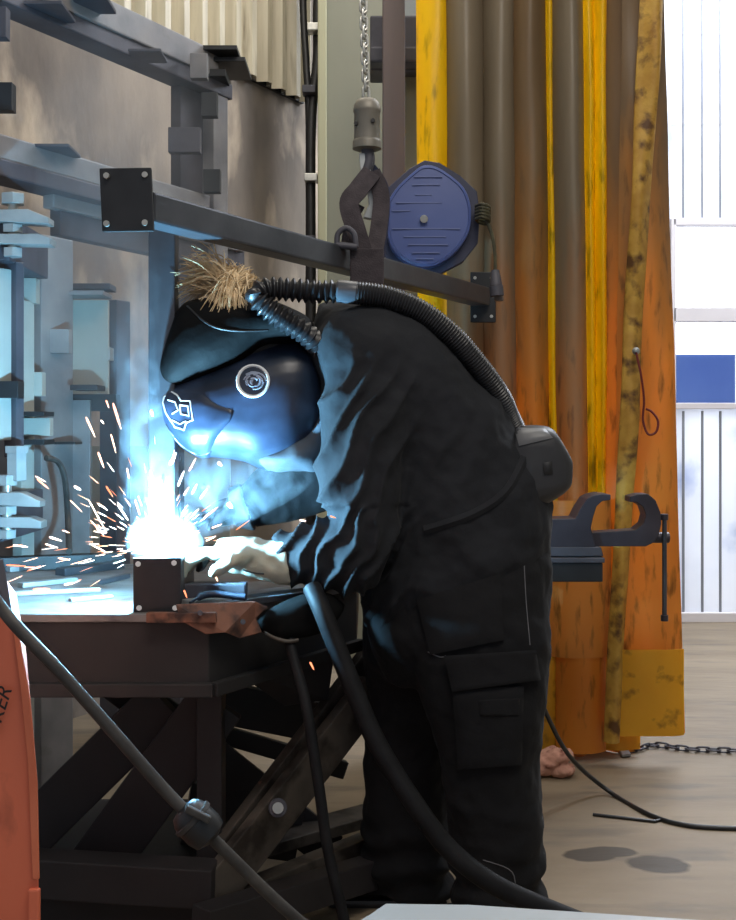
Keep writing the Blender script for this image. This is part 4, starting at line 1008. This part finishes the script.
# ------------------------------------------------------------------ the arc, sparks and smoke
arcm = emis('arc_white', (.75, .92, 1.0), 60)
m = MB().sphere(ARC + Vector((-.006, .0, -.004)), .011, (1.5, 1, 1))
tag(m.build('welding_arc', arcm, None, True), 'blinding white welding arc at the foot of the hanging post', 'arc')
hot = emis('hot_metal', (1.0, .30, .14), 1.9); hot2 = emis('hotter_metal', (1.0, .60, .42), 3.2)
obs = [(86,417,95,437,2.2),(98,452,104,468,2.2),(113,403,121,429,2.6),(111,434,116,453,1.6),(35,476,46,482,1.2),(37,479,49,489,1.8),(151,410,153,416,3),(170,465,176,453,3.4),(189,471,196,458,1.7),
       (178,486,184,471,1.8),(200,499,207,489,1.6),(204,518,218,507,2),(74,486,81,490,2.6),(49,537,62,541,2),(13,545,28,547,1.8),(88,499,107,533,1.2),(106,486,113,497,1.8),(127,468,129,478,1.4),
       (184,495,189,487,1.8),(192,494,197,484,1.8),(218,462,222,466,3),(228,503,232,508,4.5),(135,500,140,515,1.6),(101,420,104,424,1.4),(106,400,109,408,1.6),(45,544,58,548,1.6),(6,565,26,566,1.4),(24,567,40,568,1.2),
       (58,558,70,560,1.8),(64,585,74,583,2.2),(33,596,50,595,2.4),(212,528,222,524,1.4),(230,548,236,552,1.2),(206,541,216,536,1.6),(196,552,206,549,1.6),(215,575,218,582,1.8),(184,590,187,598,1.8),(246,634,248,640,1.6),(204,600,210,604,2.4),
       (92,545,106,552,1.4),(70,500,82,512,1),(90,520,104,536,1.3),(118,505,128,520,1.5),(310,662,314,670,2),(236,530,250,520,1),(300,520,306,521,1.6),(150,470,154,480,1.2),(161,480,164,492,1.4),(330,516,336,518,1.2),(62,530,70,533,1)]
rnd = random.Random(5); sparks = []
for (x0, y0, x1, y1, w) in obs: sparks.append((x0, y0, x1, y1, w, rnd.uniform(2.52, 2.85)))
while len(sparks) < 200:
    a = rnd.choice([rnd.gauss(math.radians(150), .45), rnd.gauss(math.radians(182), .16), rnd.gauss(math.radians(95), .5), rnd.gauss(math.radians(40), .4)])
    r0 = abs(rnd.gauss(0, 48)) + 14; L_ = rnd.uniform(3, 9) + r0 * .08
    if math.cos(a) > .3 and r0 > 60: continue
    cx, cy = 158, 550; sag = (r0 / 110) ** 2 * 16
    x0 = cx + r0*math.cos(a); y0 = cy - r0*math.sin(a)*1.0 + sag*.5; x1 = cx + (r0+L_)*math.cos(a); y1 = cy - (r0+L_)*math.sin(a) + sag*.5 + L_*r0/400
    if y0 > 606 or y1 > 606: continue
    sparks.append((x0, y0, x1, y1, rnd.uniform(.35, .85), rnd.uniform(2.50, 2.90)))
for i, (x0, y0, x1, y1, w, Y) in enumerate(sparks):
    A = P(x0, y0, Y); B = P(x1, y1, Y + rnd.uniform(-.02, .02)); r = w * Y / F * .55
    if max(A.z, B.z) < TZ + r + .002 and y0 > 500 and x0 < 215: 
        d = TZ + r + .002 - min(A.z, B.z); A.z += d; B.z += d
    m = MB().tube([A, A.lerp(B, .15), A.lerp(B, .7), B], [r*.3, r, r*.8, r*.2], 6)
    tag(m.build('spark', hot2 if rnd.random() < .45 else hot, None, True), 'glowing orange welding spark flying from the arc', 'spark', 'flying weld sparks')

# smoke: a rising plume lit by the arc
def smoke(name, rows, dens, label, nscale=7, thr=.45, col=(.75, .88, 1.0)):
    m = MB().loft(rows, 20, 2.0); o = m.build(name, jacket_m, None, True)
    mt = bpy.data.materials.new(name); mt.use_nodes = True; nt = mt.node_tree; N = nt.nodes; L = nt.links
    N.remove(N['Principled BSDF'])
    pv = N.new('ShaderNodeVolumeScatter'); pv.inputs['Color'].default_value = (*col, 1); pv.inputs['Anisotropy'].default_value = .1
    g = N.new('ShaderNodeNewGeometry'); mp = N.new('ShaderNodeMapping'); mp.inputs['Scale'].default_value = (1, 1, .7); L.new(g.outputs['Position'], mp.inputs[0])
    nz = N.new('ShaderNodeTexNoise'); nz.inputs['Scale'].default_value = nscale; nz.inputs['Detail'].default_value = 4; nz.inputs['Distortion'].default_value = 1.6
    L.new(mp.outputs[0], nz.inputs['Vector'])
    mr = N.new('ShaderNodeMapRange'); mr.inputs[1].default_value = thr; mr.inputs[2].default_value = thr + .28; L.new(nz.outputs[0], mr.inputs[0])
    # thin out towards the hull
    tc = N.new('ShaderNodeTexCoord'); mp2 = N.new('ShaderNodeMapping'); L.new(tc.outputs['Generated'], mp2.inputs[0]); mp2.inputs['Location'].default_value = (-1, -1, -1); mp2.inputs['Scale'].default_value = (2, 2, 2)
    ln = N.new('ShaderNodeVectorMath'); ln.operation = 'LENGTH'; L.new(mp2.outputs[0], ln.inputs[0])
    m2 = N.new('ShaderNodeMapRange'); m2.inputs[1].default_value = 1.1; m2.inputs[2].default_value = .2; L.new(ln.outputs['Value'], m2.inputs[0])
    mu = N.new('ShaderNodeMath'); mu.operation = 'MULTIPLY'; L.new(mr.outputs[0], mu.inputs[0]); L.new(m2.outputs[0], mu.inputs[1])
    mu2 = N.new('ShaderNodeMath'); mu2.operation = 'MULTIPLY'; L.new(mu.outputs[0], mu2.inputs[0]); mu2.inputs[1].default_value = dens
    L.new(mu2.outputs[0], pv.inputs['Density']); L.new(pv.outputs[0], N['Material Output'].inputs['Volume'])
    o.data.materials[0] = mt
    return tag(o, label, 'smoke', kind='stuff')
smoke('smoke_plume', [((130, 556), (196, 556), 2.74, .07), ((118, 520), (206, 520), 2.74, .11), ((120, 475), (206, 475), 2.72, .13), ((120, 420), (166, 425), 2.70, .11), ((112, 340), (158, 340), 2.72, .11), ((110, 250), (166, 250), 2.74, .10)], 4.2, 'thick blue lit smoke plume rising from the arc', 13, .46)
smoke('smoke_drift', [((170, 470), (180, 540), 2.60, .05), ((205, 448), (215, 535), 2.58, .08), ((250, 452), (255, 520), 2.58, .08), ((300, 440), (300, 495), 2.58, .06), ((325, 440), (325, 470), 2.60, .03)], 5.0, 'blue smoke drifting under the helmet chin', 15, .46)
smoke('glow_puff', [((124, 548), (134, 562), 2.64, .04), ((132, 522), (146, 566), 2.66, .07), ((160, 512), (164, 560), 2.68, .08), ((188, 520), (184, 562), 2.67, .07), ((204, 540), (200, 560), 2.66, .03)], 15.0, 'dense smoke puff round the arc above the steel box, added for its glow', 22, .34)  # dense volume added around the arc to give it a white glow
smoke('smoke_haze', [((20, 560), (250, 560), 3.45, .22), ((0, 440), (265, 440), 3.55, .34), ((20, 300), (240, 300), 3.6, .38), ((40, 180), (230, 180), 3.65, .38), ((30, 70), (230, 90), 3.7, .34), ((60, 10), (190, 30), 3.75, .25)], .75, 'thin blue smoke haze hanging before the concrete wall', 2.2, .34)
